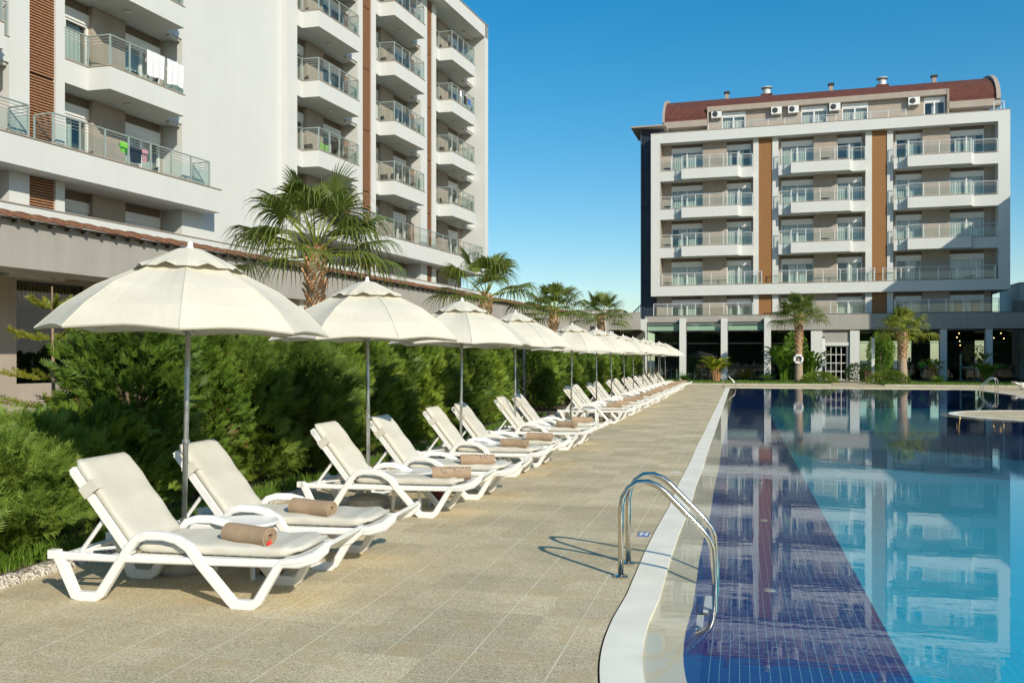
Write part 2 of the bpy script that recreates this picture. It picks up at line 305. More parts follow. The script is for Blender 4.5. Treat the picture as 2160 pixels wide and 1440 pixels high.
# ---------------------------------------------------------------- mesh helpers
class MB:
    def __init__(s): s.v = []; s.f = []
    def face(s, pts):
        i = len(s.v); s.v += [tuple(p) for p in pts]; s.f.append(tuple(range(i, i+len(pts))))
    def box(s, x0, x1, y0, y1, z0, z1):
        i = len(s.v)
        s.v += [(x, y, z) for z in (z0, z1) for y in (y0, y1) for x in (x0, x1)]
        for q in ((0, 2, 3, 1), (4, 5, 7, 6), (0, 1, 5, 4), (2, 6, 7, 3), (0, 4, 6, 2), (1, 3, 7, 5)): s.f.append(tuple(i+k for k in q))
        return s
    def prism(s, poly, z0, z1):
        n = len(poly); i = len(s.v)
        s.v += [(x, y, z0) for x, y in poly] + [(x, y, z1) for x, y in poly]
        s.f.append(tuple(i+k for k in range(n))[::-1]); s.f.append(tuple(i+n+k for k in range(n)))
        for k in range(n): s.f.append((i+k, i+(k+1) % n, i+n+(k+1) % n, i+n+k))
        return s
    def tube(s, path, r, n=8, cap=True):
        P = [Vector(p) for p in path]; rs = r if isinstance(r, (list, tuple)) else [r]*len(P)
        i0 = len(s.v); up = None
        for k, p in enumerate(P):
            if k == 0: t = P[1]-P[0]
            elif k == len(P)-1: t = P[-1]-P[-2]
            else: t = (P[k+1]-p).normalized() + (p-P[k-1]).normalized()
            t.normalize()
            if up is None:
                up = Vector((0, 0, 1)) if abs(t.z) < 0.9 else Vector((1, 0, 0))
            a = t.cross(up)
            if a.length < 1e-4: a = t.cross(Vector((0, 1, 0)))
            a.normalize(); bb = a.cross(t).normalized(); up = bb
            for j in range(n):
                th = 2*math.pi*j/n; s.v.append(tuple(p + a*math.cos(th)*rs[k] + bb*math.sin(th)*rs[k]))
        for k in range(len(P)-1):
            for j in range(n):
                a0 = i0+k*n+j; a1 = i0+k*n+(j+1) % n; s.f.append((a0, a1, a1+n, a0+n))
        if cap: s.f.append(tuple(i0+j for j in range(n))[::-1]); s.f.append(tuple(i0+(len(P)-1)*n+j for j in range(n)))
        return s
    def rect_sweep(s, path, wx, wz_list, ymid):
        # sweeps a rectangle along a path in the XZ plane; width along Y
        P = [Vector((p[0], 0, p[1])) for p in path]; n = len(P); i0 = len(s.v)
        for k, p in enumerate(P):
            if k == 0: t = (P[1]-P[0]).normalized(); sc_ = 1
            elif k == n-1: t = (P[-1]-P[-2]).normalized(); sc_ = 1
            else:
                t1 = (P[k]-P[k-1]).normalized(); t2 = (P[k+1]-P[k]).normalized(); t = (t1+t2).normalized(); sc_ = 1/max(0.5, t.dot(t1))
            nn = Vector((-t.z, 0, t.x)); hw = (wz_list[k] if isinstance(wz_list, (list, tuple)) else wz_list)/2*sc_
            c = min(0.010, hw*0.4)
            for (dy, dn) in ((-wx/2, -hw+c), (-wx/2+c, -hw), (wx/2-c, -hw), (wx/2, -hw+c), (wx/2, hw-c), (wx/2-c, hw), (-wx/2+c, hw), (-wx/2, hw-c)):
                q = p + nn*dn; s.v.append((q.x, ymid+dy, q.z))
        for k in range(n-1):
            for j in range(8):
                a0 = i0+k*8+j; a1 = i0+k*8+(j+1) % 8; s.f.append((a0, a1, a1+8, a0+8))
        s.f.append(tuple(i0+j for j in range(8))[::-1]); s.f.append(tuple(i0+(n-1)*8+j for j in range(8)))
        return s
    def lathe(s, prof, n=24, cx=0, cy=0):
        i0 = len(s.v)
        for r_, z_ in prof:
            for j in range(n): th = 2*math.pi*j/n; s.v.append((cx+r_*math.cos(th), cy+r_*math.sin(th), z_))
        for k in range(len(prof)-1):
            for j in range(n):
                a0 = i0+k*n+j; a1 = i0+k*n+(j+1) % n; s.f.append((a0, a1, a1+n, a0+n))
        s.f.append(tuple(i0+j for j in range(n))[::-1]); s.f.append(tuple(i0+(len(prof)-1)*n+j for j in range(n)))
        return s
    def build(s, name, mat, parent=None, smooth=False, loc=None):
        me = bpy.data.meshes.new(name); me.from_pydata(s.v, [], s.f); me.update()
        me.materials.append(mat)
        if smooth: me.polygons.foreach_set('use_smooth', [True]*len(me.polygons))
        o = bpy.data.objects.new(name, me); COL.objects.link(o)
        if parent is not None: o.parent = parent
        if loc is not None: o.location = loc
        return o

def build_split(mb, name, mat, parent, gap=0.02):
    # one object per touching cluster of pieces
    n = len(mb.v); par = list(range(n))
    def find(i):
        while par[i] != i: par[i] = par[par[i]]; i = par[i]
        return i
    for f in mb.f:
        r0 = find(f[0])
        for i in f[1:]: par[find(i)] = r0
    isl = {}
    for i in range(n): isl.setdefault(find(i), []).append(i)
    keys = list(isl); bb = []
    for k in keys:
        P = np.array([mb.v[i] for i in isl[k]]); bb.append((P.min(0)-gap/2, P.max(0)+gap/2))
    m = len(keys); lo = np.array([b_[0] for b_ in bb]); hi = np.array([b_[1] for b_ in bb]); q = list(range(m))
    def f2(i):
        while q[i] != i: q[i] = q[q[i]]; i = q[i]
        return i
    for i in range(m):
        t = np.where(((lo[i] <= hi) & (lo <= hi[i])).all(1))[0]
        for j in t: q[f2(int(j))] = f2(i)
    groups = {}
    for i, k in enumerate(keys): groups.setdefault(f2(i), []).append(k)
    fk = {}
    for f in mb.f: fk.setdefault(find(f[0]), []).append(f)
    out = []
    for g in groups.values():
        idx = {}; nb = MB()
        for k in g:
            for i in isl[k]: idx[i] = len(nb.v); nb.v.append(mb.v[i])
            for f in fk.get(k, []): nb.f.append(tuple(idx[i] for i in f))
        out.append(nb.build(name, mat, parent))
    return out

def npmesh(name, V, F, mat, parent=None, smooth=False):
    """V (n,3) array, F (m,k) array of equal-size faces"""
    me = bpy.data.meshes.new(name); k = F.shape[1]
    me.vertices.add(len(V)); me.vertices.foreach_set('co', V.astype(np.float32).ravel())
    me.loops.add(F.size); me.loops.foreach_set('vertex_index', F.astype(np.int32).ravel())
    me.polygons.add(len(F)); me.polygons.foreach_set('loop_start', np.arange(0, F.size, k, dtype=np.int32))
    me.update(calc_edges=True); me.materials.append(mat)
    if smooth: me.polygons.foreach_set('use_smooth', np.ones(len(F), dtype=bool))
    o = bpy.data.objects.new(name, me); COL.objects.link(o)
    if parent is not None: o.parent = parent
    return o

def tag(o, label=None, cat=None, group=None, kind=None):
    if label: o['label'] = label
    if cat: o['category'] = cat
    if group: o['group'] = group
    if kind: o['kind'] = kind
    return o
def thing(name, label, cat, loc=(0, 0, 0), rz=0, group=None):
    o = bpy.data.objects.new(name, None); COL.objects.link(o); o.empty_display_size = 0.2
    o.location = loc; o.rotation_euler = (0, 0, rz); return tag(o, label, cat, group)
def kids(o): return [c for c in ALLKIDS.get(o.name, [])]
def dup(root, loc, rz=None, label=None, group=None, rot=None, scale=None):
    def rec(o, par):
        c = o.copy(); COL.objects.link(c); c.parent = par
        for ch in list(o.children): rec(ch, c)
        return c
    r_ = rec(root, None); r_.location = loc
    if rz is not None: r_.rotation_euler = (0, 0, rz)
    if rot is not None: r_.rotation_euler = rot
    if scale is not None: r_.scale = scale
    if label: r_['label'] = label
    if group: r_['group'] = group
    return r_
def struct(o): o['kind'] = 'structure'; return o
ORD = ['first', 'second', 'third', 'fourth', 'fifth', 'sixth', 'seventh', 'eighth', 'ninth', 'tenth', 'eleventh', 'twelfth', 'thirteenth', 'fourteenth', 'fifteenth', 'sixteenth', 'seventeenth', 'eighteenth', 'nineteenth', 'twentieth']
TENS = {2: 'twenty', 3: 'thirty', 4: 'forty', 5: 'fifty', 6: 'sixty'}
def ordn(i):
    i += 1
    if i <= 20: return ORD[i-1]
    return (TENS[i//10]+'-'+ORD[i % 10-1]) if i % 10 else TENS[i//10][:-1]+'ieth'

# ---------------------------------------------------------------- pool, deck and ground
def poly_offset(P, d):
    n = len(P); out = []
    for i in range(n):
        a = Vector(P[i-1]); b_ = Vector(P[i]); c = Vector(P[(i+1) % n])
        t1 = (b_-a).normalized(); t2 = (c-b_).normalized()
        n1 = Vector((t1.y, -t1.x)); n2 = Vector((t2.y, -t2.x)); m = (n1+n2)
        if m.length < 1e-6: m = n1
        m.normalize(); k = 1/max(0.6, m.dot(n1)); out.append(tuple(b_ + m*d*k))
    return out
W = []
y = 55.6
yy = [55.6-0.001] + [50, 44, 38, 32, 27, 22, 18, 15, 12.5, 10.5, 9, 8, 7.2, 6.5]
W += [(-0.33 + (0.012*math.sin(v*1.3) if v < 20 else 0), v) for v in yy]
_k = [(-0.33, 6.4), (-0.335, 5.9), (-0.322, 5.4), (-0.275, 4.95), (-0.185, 4.5), (-0.03, 4.0), (0.25, 3.4), (0.72, 2.85), (1.3, 2.4), (2.1, 2.05), (3.2, 1.85), (5, 1.8), (9, 1.8)]
for i in range(1, len(_k)-2):
    for f in (0, .2, .4, .6, .8):
        p0, p1, p2, p3 = (Vector(q) for q in _k[i-1:i+3])
        W.append(tuple(.5*((2*p1)+(p2-p0)*f+(2*p0-5*p1+4*p2-p3)*f*f+(3*p1-p0-3*p2+p3)*f**3)))
W += [(12.0, 2.0), (12.6, 2.8), (12.6, 10), (12.6, 18), (12.6, 27.2)]
W += [(9.3 - 3.2*math.sin(R(a)), 30.4 - 3.2*math.cos(R(a))) for a in range(0, 181, 9)]
W += [(12.6, 33.6), (12.6, 40), (12.6, 47), (12.6, 54.4), (12.3, 55.2), (11.6, 55.6), (6, 55.6), (2, 55.6)]
# W runs counter-clockwise seen from above; +offset = outward
Mid = poly_offset(W, 0.235); Out = poly_offset(W, 0.47)
def ring(name, A, B, za, zb, mat):
    mb = MB(); n = len(A)
    mb.v = [(x, y_, za) for x, y_ in A] + [(x, y_, zb) for x, y_ in B]
    for i in range(n): mb.f.append((i, (i+1) % n, n+(i+1) % n, n+i))
    return mb.build(name, mat)
def sheet(name, outer, holes, z_, mat):
    loops = [[Vector((x, y_, 0)) for x, y_ in outer]] + [[Vector((x, y_, 0)) for x, y_ in h_] for h_ in holes]
    tris = tessellate_polygon(loops); V = [(p.x, p.y, z_) for l_ in loops for p in l_]
    mb = MB(); mb.v = V
    for t_ in tris:
        a, b_, c = (Vector(V[i]) for i in t_)
        mb.f.append(tuple(t_) if (b_-a).cross(c-a).z > 0 else tuple(t_)[::-1])
    return mb.build(name, mat)
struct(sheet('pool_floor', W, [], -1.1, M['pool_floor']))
mbw = MB(); n = len(W)
mbw.v = [(x, y_, -1.1) for x, y_ in W] + [(x, y_, -0.045) for x, y_ in W]
for i in range(n): mbw.f.append((i, n+i, n+(i+1) % n, (i+1) % n))
struct(mbw.build('pool_wall', M['pool_wall']))
struct(ring('pool_edge', W, Mid, -0.045, -0.014, M['beach_tile']))
struct(sheet('pool_water', Mid, [], -0.007, M['water']))
mb = MB(); n = len(Mid)
mb.v = [(x, y_, -0.03) for x, y_ in Mid] + [(x, y_, 0.004) for x, y_ in Mid] + [(x, y_, 0.004) for x, y_ in Out] + [(x, y_, -0.03) for x, y_ in Out]
for i in range(n):
    j = (i+1) % n
    for a in range(3): mb.f.append((a*n+i, a*n+j, (a+1)*n+j, (a+1)*n+i))
struct(mb.build('pool_coping', M['coping']))
Gap = poly_offset(W, 0.482)
deck = struct(sheet('pool_deck', [(-5.33, -14), (42, -14), (42, 63.0), (-5.33, 63.0)], [Gap], 0.0, M['deck']))
struct(sheet('ground', [(-900, -500), (900, -500), (900, 1400), (-900, 1400)], [[(-5.3, -13), (41, -13), (41, 62.5), (-5.3, 62.5)]], -0.04, M['far_ground']))
struct(sheet('planting_bed', [(-9.3, -6), (-5.46, -6), (-5.46, 62.9), (-9.3, 62.9)], [], 0.05, M['soil']))
struct(sheet('terrace', [(-19, -6), (-9.3, -6), (-9.3, 72.9), (-19, 72.9)], [], 0.02, M['deck']))
lawnpts = [(-9.3, 63.15), (5.9, 63.15), (6.2, 66), (6.4, 74.9), (-9.3, 74.9)]
struct(sheet('lawn', lawnpts, [], 0.05, M['lawn']))
struct(sheet('lawn', [(9.2, 63.15), (26, 61.4), (26, 74.9), (9.2, 74.9)], [], 0.05, M['lawn']))
struct(sheet('path', [(6.0, 63.0), (9.1, 63.0), (9.1, 76), (6.5, 76)], [], 0.012, M['deck']))
mb = MB().box(-9.3, 5.9, 63.0, 63.15, -0.05, 0.075)
mb.prism([(9.2, 63.0), (26, 61.25), (26, 61.4), (9.2, 63.15)], -0.05, 0.075)
tag(mb.build('lawn_kerb', M['kerb']), 'low pale pebble kerb between far pool deck and lawn', 'kerb')
# rough pebble kerb on the left
mb = MB(); rr_ = random.Random(3)
ys = np.arange(-3, 63, 0.06); sec = [(-5.46, -0.03), (-5.455, 0.035), (-5.43, 0.065), (-5.36, 0.075), (-5.31, 0.055), (-5.295, -0.03)]
i0 = 0
for k, yv in enumerate(ys):
    for (sx, sz) in sec: mb.v.append((sx + rr_.uniform(-.012, .012), yv, sz + (rr_.uniform(-.014, .014) if sz > 0 else 0)))
    if k: 
        for j in range(len(sec)-1): a = (k-1)*len(sec)+j; mb.f.append((a, a+1, a+1+len(sec), a+len(sec)))
tag(mb.build('kerb', M['kerb'], smooth=True), 'rough pebble aggregate kerb edging the hedge bed on the left', 'kerb')

# ---------------------------------------------------------------- hotel facades (local frame: x along, y inward, z up)
def railing(par, path, z0, h, spacing, mat, glass=True, rods=3, rt=0.022):
    mb = MB(); gb = MB()
    for k in range(len(path)-1):
        a = Vector((*path[k], 0)); c = Vector((*path[k+1], 0)); L = (c-a).length; n = max(1, round(L/spacing))
        for j in range(n+1):
            if j == 0 and k > 0: continue
            p = a.lerp(c, j/n); mb.box(p.x-0.03, p.x+0.03, p.y-0.018, p.y+0.018, z0, z0+h-0.02)
        mb.tube([(a.x, a.y, z0+h), (c.x, c.y, z0+h)], rt+0.006, 6)
        for q in range(rods): mb.tube([(a.x, a.y, z0+h-0.10-q*0.10), (c.x, c.y, z0+h-0.10-q*0.10)], 0.011, 4)
        mb.tube([(a.x, a.y, z0+0.07), (c.x, c.y, z0+0.07)], 0.011, 4)
        if glass and L > 0.3:
            t = (c-a).normalized()*0.04
            gb.face([(a.x+t.x, a.y+t.y, z0+0.09), (c.x-t.x, c.y-t.y, z0+0.09), (c.x-t.x, c.y-t.y, z0+h-0.10-rods*0.10+0.06), (a.x+t.x, a.y+t.y, z0+h-0.10-rods*0.10+0.06)])
    o = mb.build('railing', mat, par)
    if gb.f: gb.build('glass_panel', M['rail_glass'], par)
    return o
def window(par, x0, x1, wz, zf, zt, split, r_, opening=0, recess=0.0, mat=None):
    """window frame with shutter box; panes and curtains behind. wz = wall plane y"""
    mb = MB(); f = 0.075; sh = 0.36; zg = zt-sh
    y0, y1 = wz-0.02, wz+0.07
    mb.box(x0, x1, wz-0.06, wz+0.10, zg, zt)                    # roller shutter box
    mb.box(x0, x0+f, y0, y1, zf, zg-0.002); mb.box(x1-f, x1, y0, y1, zf, zg-0.002)
    mb.box(x0+f, x1-f, y0, y1, zg-f, zg-0.002); mb.box(x0+f, x1-f, y0, y1, zf, zf+f)
    xm = x0+(x1-x0)*split
    mb.box(xm-f*0.7, xm+f*0.7, y0-0.012, y1-0.012, zf+f, zg-f)
    fr = mb.build('window', M['pvc'], par)
    gb = MB()
    for (a, c, dy) in ((x0+f, xm-f*0.7, 0.03), (xm+f*0.7, x1-f, 0.05)):
        gb.face([(a, wz+dy, zf+f), (c, wz+dy, zf+f), (c, wz+dy, zg-f), (a, wz+dy, zg-f)])
    gb.build('pane', M['win_glass'], fr)
    # wavy curtains
    cb = MB(); spans = []
    m = r_.random()
    if m < 0.62: spans = [(x0+0.1, x1-0.1)]
    elif m < 0.9:
        g_ = r_.uniform(0.25, 0.6); c0 = r_.choice((xm-0.3, xm)); spans = [(x0+0.55, c0-0.05), (c0+0.1, x1-g_)]
    else: spans = [(x0+0.12, x0+0.45), (xm-0.25, xm+0.4)]
    for a, c in spans:
        if c-a < 0.15: continue
        n = max(6, int((c-a)/0.045)); base = len(cb.v)
        for i in range(n+1):
            x = a+(c-a)*i/n; yv = wz+0.22+0.035*math.sin(i*1.57+r_.random()*0.4)
            cb.v += [(x, yv, zf+0.03), (x, yv+0.01, zg-0.04)]
            if i: q = base+2*(i-1); cb.f.append((q, q+2, q+3, q+1))
    if cb.f: cb.build('curtain', M['curtain'], fr, smooth=True)
    return fr

def level_walls(wall, dark, x0, x1, wins, wp, ww, zf, zc, pier_pad=0.0):
    """one bay on one storey: wall pieces round the windows. wp pier plane, ww window plane"""
    xs = x0; zt = zf+2.50 if zc-zf > 2.6 else zc-0.22
    for i, (a, c) in enumerate(wins):
        if a-xs > 0.02:
            wall.box(xs, a, wp if i > 0 else ww, ww+0.3, zf-0.3, zc+0.25)
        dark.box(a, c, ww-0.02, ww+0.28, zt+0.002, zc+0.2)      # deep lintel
        xs = c
    if x1-xs > 0.02: wall.box(xs, x1, ww-0.01, ww+0.3, zf-0.3, zc+0.25)
    return zt

def soffit_lamp(par, x, y_, z_):
    return MB().lathe([(0.13, z_), (0.14, z_-0.03), (0.10, z_-0.07), (0.03, z_-0.10)], 12, x, y_).build('ceiling_lamp', M['shutter'], par, smooth=True)

def louvre(par, x0, x1, y_, z0, z1, name='louvre_panel', pitch=0.088):
    mb = MB(); z_ = z0
    while z_ < z1-0.05:
        mb.box(x0, x1, y_, y_+0.055, z_, z_+pitch*0.52); z_ += pitch
    o = mb.build(name, M['louvre_wood'], par)
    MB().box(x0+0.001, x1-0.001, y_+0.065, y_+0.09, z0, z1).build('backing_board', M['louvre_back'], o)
    return o

# ======== left hotel
AL = R(5.8)
HL = thing('hotel_building', 'white hotel filling the left side, with glass-railed balconies and thin brown louvre strips', 'hotel', (-21.27, 21.54, 0), R(90-5.8))
def Lw(u, w_, z_):   # local -> world
    return Vector((-21.27, 21.54, 0)) + Matrix.Rotation(R(90-5.8), 3, 'Z') @ Vector((u, w_, z_))
rl = random.Random(11)
B0 = 7.36; ST = 3.215; TOPZ = 24.32
white = MB(); taupe = MB(); dark = MB(); sof = MB(); inner = MB()
WP, WW = 0.70, 0.92
Lbays = [(-12.15, 0.90, 4.6), (-4.60, 0.90, 4.6), (2.96, 0.94, 4.6), (16.13, 0.40, 4.2), (23.58, 0.45, 4.3), (31.25, 0.45, 4.22)]
LLEN = [5.5, 5.5, 5.48, 5.5, 5.5, 6.0]
# solid white parts
def wb(a, c, w0, w1, z0, z1): white.box(a, c, w0, w1, z0, z1)
wb(8.44, 11.07, 0.0, 14, 4.2, TOPZ); wb(11.07, 15.34, 0.35, 14, 4.2, TOPZ-0.01); wb(15.34, 16.13, 0.0, 14, 4.2, TOPZ)
wb(37.25, 37.80, -0.85, 14, B0, TOPZ)
wb(15.34, 37.80, -0.85, 1.3, TOPZ-0.88, TOPZ+0.001)          # top band
wb(15.34, 37.249, 1.3, 14, TOPZ-0.88, TOPZ-0.003)
wb(-13, 8.44, -0.85, 1.3, TOPZ-0.4, TOPZ+0.6)
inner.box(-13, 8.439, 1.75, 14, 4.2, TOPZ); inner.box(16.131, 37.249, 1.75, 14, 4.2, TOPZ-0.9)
# dividers: white / louvre / white
divs = [(-6.65, -5.60, -4.60, 4), (0.90, 1.62, 2.61, 2.96), (21.63, 22.15, 23.11, 23.58), (29.08, 29.96, 30.70, 31.25)]
for a, b_, c, d in divs:
    if d == 4: d = -4.60; c = -4.95
    wb(a, b_, 0.0, 1.7, 4.2, TOPZ-0.9); wb(c, d, 0.0, 1.7, 4.2, TOPZ-0.9)
    white.box(b_, c, 0.16, 1.7, 4.2, TOPZ-0.9)
    for k in range(-1, 5):
        z0 = B0+ST*k + (0.88 if k == 0 else 0.0) if k >= 0 else 6.30
        z1 = B0+ST*(k+1) if k >= 0 else B0
        if k == 4: z1 = TOPZ-0.9
        louvre(HL, b_+0.01, c-0.01, 0.06, z0, z1)
# bottom bands, one piece each, plus parapet of the first floor
for (a, c) in ((-13, 9.62), (15.34, 37.79)):
    wb(a, c, -0.85, -0.70, B0, B0+0.88); wb(a, c, -0.70, 1.7, B0+0.001, B0+0.40)
    wb(c-0.15, c, -0.70, 0.0, B0+0.402, B0+0.88)
wb(-13, 40.2, -0.02, 0.12, 4.3, 6.38)
lamps = []
for bi, (s, b0_, b1_) in enumerate(Lbays):
    e = s+LLEN[bi]
    wins = [(s+0.10, s+1.85), (s+3.35, s+5.30)]
    for k in range(-1, 5):
        if bi == 0 and k > 3: continue
        b_ = B0+ST*k; zf = b_+0.40; zc = b_+ST
        if k == 4: zc = TOPZ-0.88
        zt = level_walls(taupe, dark, s, e, wins, WP, WW, zf, zc)
        for wi, (a, c) in enumerate(wins):
            window(HL, a, c, WW, zf, zt, 0.42 if wi == 0 else 0.5, rl)
        if k < 0: continue
        if k > 0:
            bal = MB()
            plan = [(s, 1.2), (s, 0.0), (s+b0_, 0.0), (s+b0_+0.08, -0.85), (s+b1_, -0.85), (s+b1_, 0.0), (e, 0.0), (e, 1.2)]
            bal.prism(plan, b_, b_+0.40)
            # parapet upstand following the front edge
            fp = plan[1:7]
            xa, xb = s+b0_, s+b1_
            bal.prism([(s, 0), (xa, 0), (xa+.08, -.85), (xb, -.85), (xb, 0), (e, 0), (e, .13), (xb-.13, .13), (xb-.13, -.72), (xa+.20, -.72), (xa+.12, .13), (s, .13)], b_+0.401, b_+0.76)
            bo = bal.build('balcony', M['render_white'], HL)
            cp = MB().prism([(s, -.03), (xa-.03, -.03), (xa+.05, -.88), (xb+.03, -.88), (xb+.03, -.03), (e, -.03), (e, .15), (xb-.15, .15), (xb-.15, -.70), (xa+.22, -.70), (xa+.14, .15), (s, .15)], b_+0.762, b_+0.79)
            cp.build('coping', M['coping_stone'], bo)
            ry = 0.05
            railing(bo, [(s+0.04, 0.0+ry), (s+b0_+0.06, ry), (s+b0_+0.14, -0.85+ry), (s+b1_-0.05, -0.85+ry), (s+b1_-0.05, ry), (e-0.04, ry)], b_+0.78, 0.66+0.36, 0.95, M['rail'])
        # lamp under the slab above
        if k < 4: soffit_lamp(HL, s+2.6, -0.1, zc-0.002)
        # soffit beam near the far end
        sof.box(s+b1_+0.25, e-0.05, -0.02 if k == 4 else 0.06, 0.20, zc-0.10, zc-0.002)
        if bi in (3, 4) or bi == 1:
            mb = MB(); z_ = zf
            while z_ < zf+1.95: mb.box(e-0.62, e-0.02, 0.42, 0.46, z_, z_+0.075); z_ += 0.12
            mb.build('privacy_screen', M['louvre_wood'], HL)
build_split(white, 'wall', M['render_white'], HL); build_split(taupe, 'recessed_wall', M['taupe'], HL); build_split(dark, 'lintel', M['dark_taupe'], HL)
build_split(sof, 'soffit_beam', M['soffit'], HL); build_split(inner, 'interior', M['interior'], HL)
cp = MB(); cp.box(-13, 9.65, -0.89, -0.69, B0+0.882, B0+0.91); cp.box(15.3, 37.82, -0.89, -0.69, B0+0.882, B0+0.91)
cp.box(-13, 40.22, -0.06, 0.15, 6.382, 6.41); cp.box(15.3, 37.85, -0.90, -0.6, TOPZ+0.003, TOPZ+0.035)
cp.build('coping', M['coping_stone'], HL)
railing(HL, [(-13, -0.80), (0.85, -0.80), (0.85, -0.05)], B0+0.90, 0.95, 1.05, M['rail']); railing(HL, [(1.75, -0.05), (1.75, -0.80), (9.0, -0.80), (9.0, -0.05)], B0+0.90, 0.95, 1.05, M['rail'])
railing(HL, [(15.6, -0.05), (15.6, -0.80), (36.9, -0.80), (36.9, -0.1)], B0+0.90, 0.95, 1.05, M['rail'])

# ======== right hotel
HR = thing('hotel_building', 'white framed hotel beyond the pool with curved brown roof and two timber strips', 'hotel', (-7.25, 76.55, 0), R(-2.0))
def Rw(u, w_, z_): return Vector((-7.25, 76.55, 0)) + Matrix.Rotation(R(-2.0), 3, 'Z') @ Vector((u, w_, z_))
r2 = random.Random(5)
white = MB(); taupe = MB(); dark = MB(); inner = MB(); tim = MB()
C0 = 7.02; S2 = 3.2075; T2 = 20.70; WP, WW = 0.75, 1.08
white.box(0, 0.75, -0.001, 12, C0, T2); white.box(26.38, 27.2, -0.001, 12, C0, T2)
white.box(0.75, 26.38, 0, 12, T2-0.85, T2-0.002)
white.box(0.75, 26.38, 0, 1.5, C0+0.001, C0+0.86)
Rb = [(0.75, 8.33, 2.6, 7.12, 1), (10.32, 16.96, 11.27, 15.7, 1), (19.0, 26.38, 19.92, 24.4, 1)]
Rwin = [[(1.62, 4.23), (6.18, 8.15)], [(10.55, 13.06), (14.85, 16.75)], [(19.25, 21.17), (23.15, 25.60)]]
for (a, b_, c, d) in ((8.33, 8.76, 9.84, 10.32), (16.96, 17.44, 18.56, 19.0)):
    white.box(a, b_, 0.45, 1.6, C0+0.86, T2-0.85); white.box(c, d, 0.45, 1.6, C0+0.86, T2-0.85)
    tim.box(b_, c, 0.52, 1.6, C0+0.86, T2-0.85)
    white.box(a, b_, 0.45, 1.6, 5.0, C0); white.box(c, d, 0.45, 1.6, 5.0, C0); tim.box(b_, c, 0.52, 1.6, 5.0, C0)
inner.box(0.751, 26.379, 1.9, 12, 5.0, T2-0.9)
taupe.box(0.35, 0.75, WW+0.0, 12, 5.0, C0); taupe.box(26.0, 26.10, WW, 12, 5.0, C0)
taupe.box(0.75, 0.80, 0.02, WW+0.2, C0+0.87, T2-0.86); 
for bi, (s, e, bx0, bx1, q_) in enumerate(Rb):
    for k in range(-1, 4):
        b_ = C0+S2*k; zf = b_+0.42; zc = b_+S2
        if k == 3: zc = T2-0.85
        ee = e if not (bi == 2 and k == -1) else 26.0
        zt = level_walls(taupe, dark, s, ee, Rwin[bi], WP, WW, zf, zc)
        for wi, (a, c) in enumerate(Rwin[bi]): window(HR, a, c, WW, zf, zt, 0.5, r2)
        if k > 0:
            bal = MB(); plan = [(s, 1.4), (s, 0.0), (bx0, 0.0), (bx0, -0.63), (bx1, -0.63), (bx1+0.28, 0.0), (e, 0.0), (e, 1.4)]
            bal.prism(plan, b_, b_+0.42)
            bal.box(s, bx0, 0.002, 0.12, b_+0.421, b_+0.86); bal.box(bx0, bx0+0.12, -0.51, 0.1, b_+0.421, b_+0.859)
            bal.box(bx0, bx1, -0.63, -0.51, b_+0.421, b_+0.86); bal.prism([(bx1-0.1, -0.62), (bx1, -0.63), (bx1+0.28, 0), (bx1+0.15, 0.1)], b_+0.421, b_+0.858); bal.box(bx1+0.2, e, 0.002, 0.12, b_+0.421, b_+0.857)
            bo = bal.build('balcony', M['render_white'], HR)
            cp = MB(); cp.box(s, bx0, -0.03, 0.14, b_+0.862, b_+0.885); cp.box(bx0-0.03, bx1+0.03, -0.66, -0.50, b_+0.862, b_+0.886); cp.box(bx1+0.28, e, -0.03, 0.14, b_+0.863, b_+0.885)
            cp.build('coping', M['coping_stone'], bo)
            railing(bo, [(s+0.05, 0.05), (bx0, 0.05), (bx0+0.03, -0.57), (bx1, -0.57), (bx1+0.25, 0.05), (e-0.05, 0.05)], b_+0.88, 1.02, 1.15, M['rail_white'])
        if k >= 0 and k < 3: soffit_lamp(HR, (bx0+bx1)/2, -0.1, zc-0.002)
# band rail pieces and terrace rail
for a, c in ((0.95, 9.0), (9.9, 17.6), (18.2, 26.2)):
    railing(HR, [(a, 0.02), (a, -0.0), (c, -0.0), (c, 0.5)], C0+0.88, 1.0, 1.25, M['rail_white'])
cp = MB(); cp.box(-0.02, 27.22, -0.04, 0.20, T2+0.002, T2+0.03); cp.box(0.75, 26.38, -0.04, 0.16, C0+0.862, C0+0.886); cp.build('coping', M['coping_stone'], HR)
build_split(white, 'wall', M['render_white'], HR); build_split(taupe, 'recessed_wall', M['taupe'], HR); build_split(dark, 'lintel', M['dark_taupe'], HR)
inner.build('interior', M['interior'], HR); build_split(tim, 'timber_panel', M['timber'], HR)
# terrace rail on the podium, three runs
for a, c in ((0.3, 8.3), (10.35, 16.9), (19.0, 26.3)):
    railing(HR, [(a, -0.55), (c, -0.55)], 5.28, 1.05, 1.2, M['rail_white'])
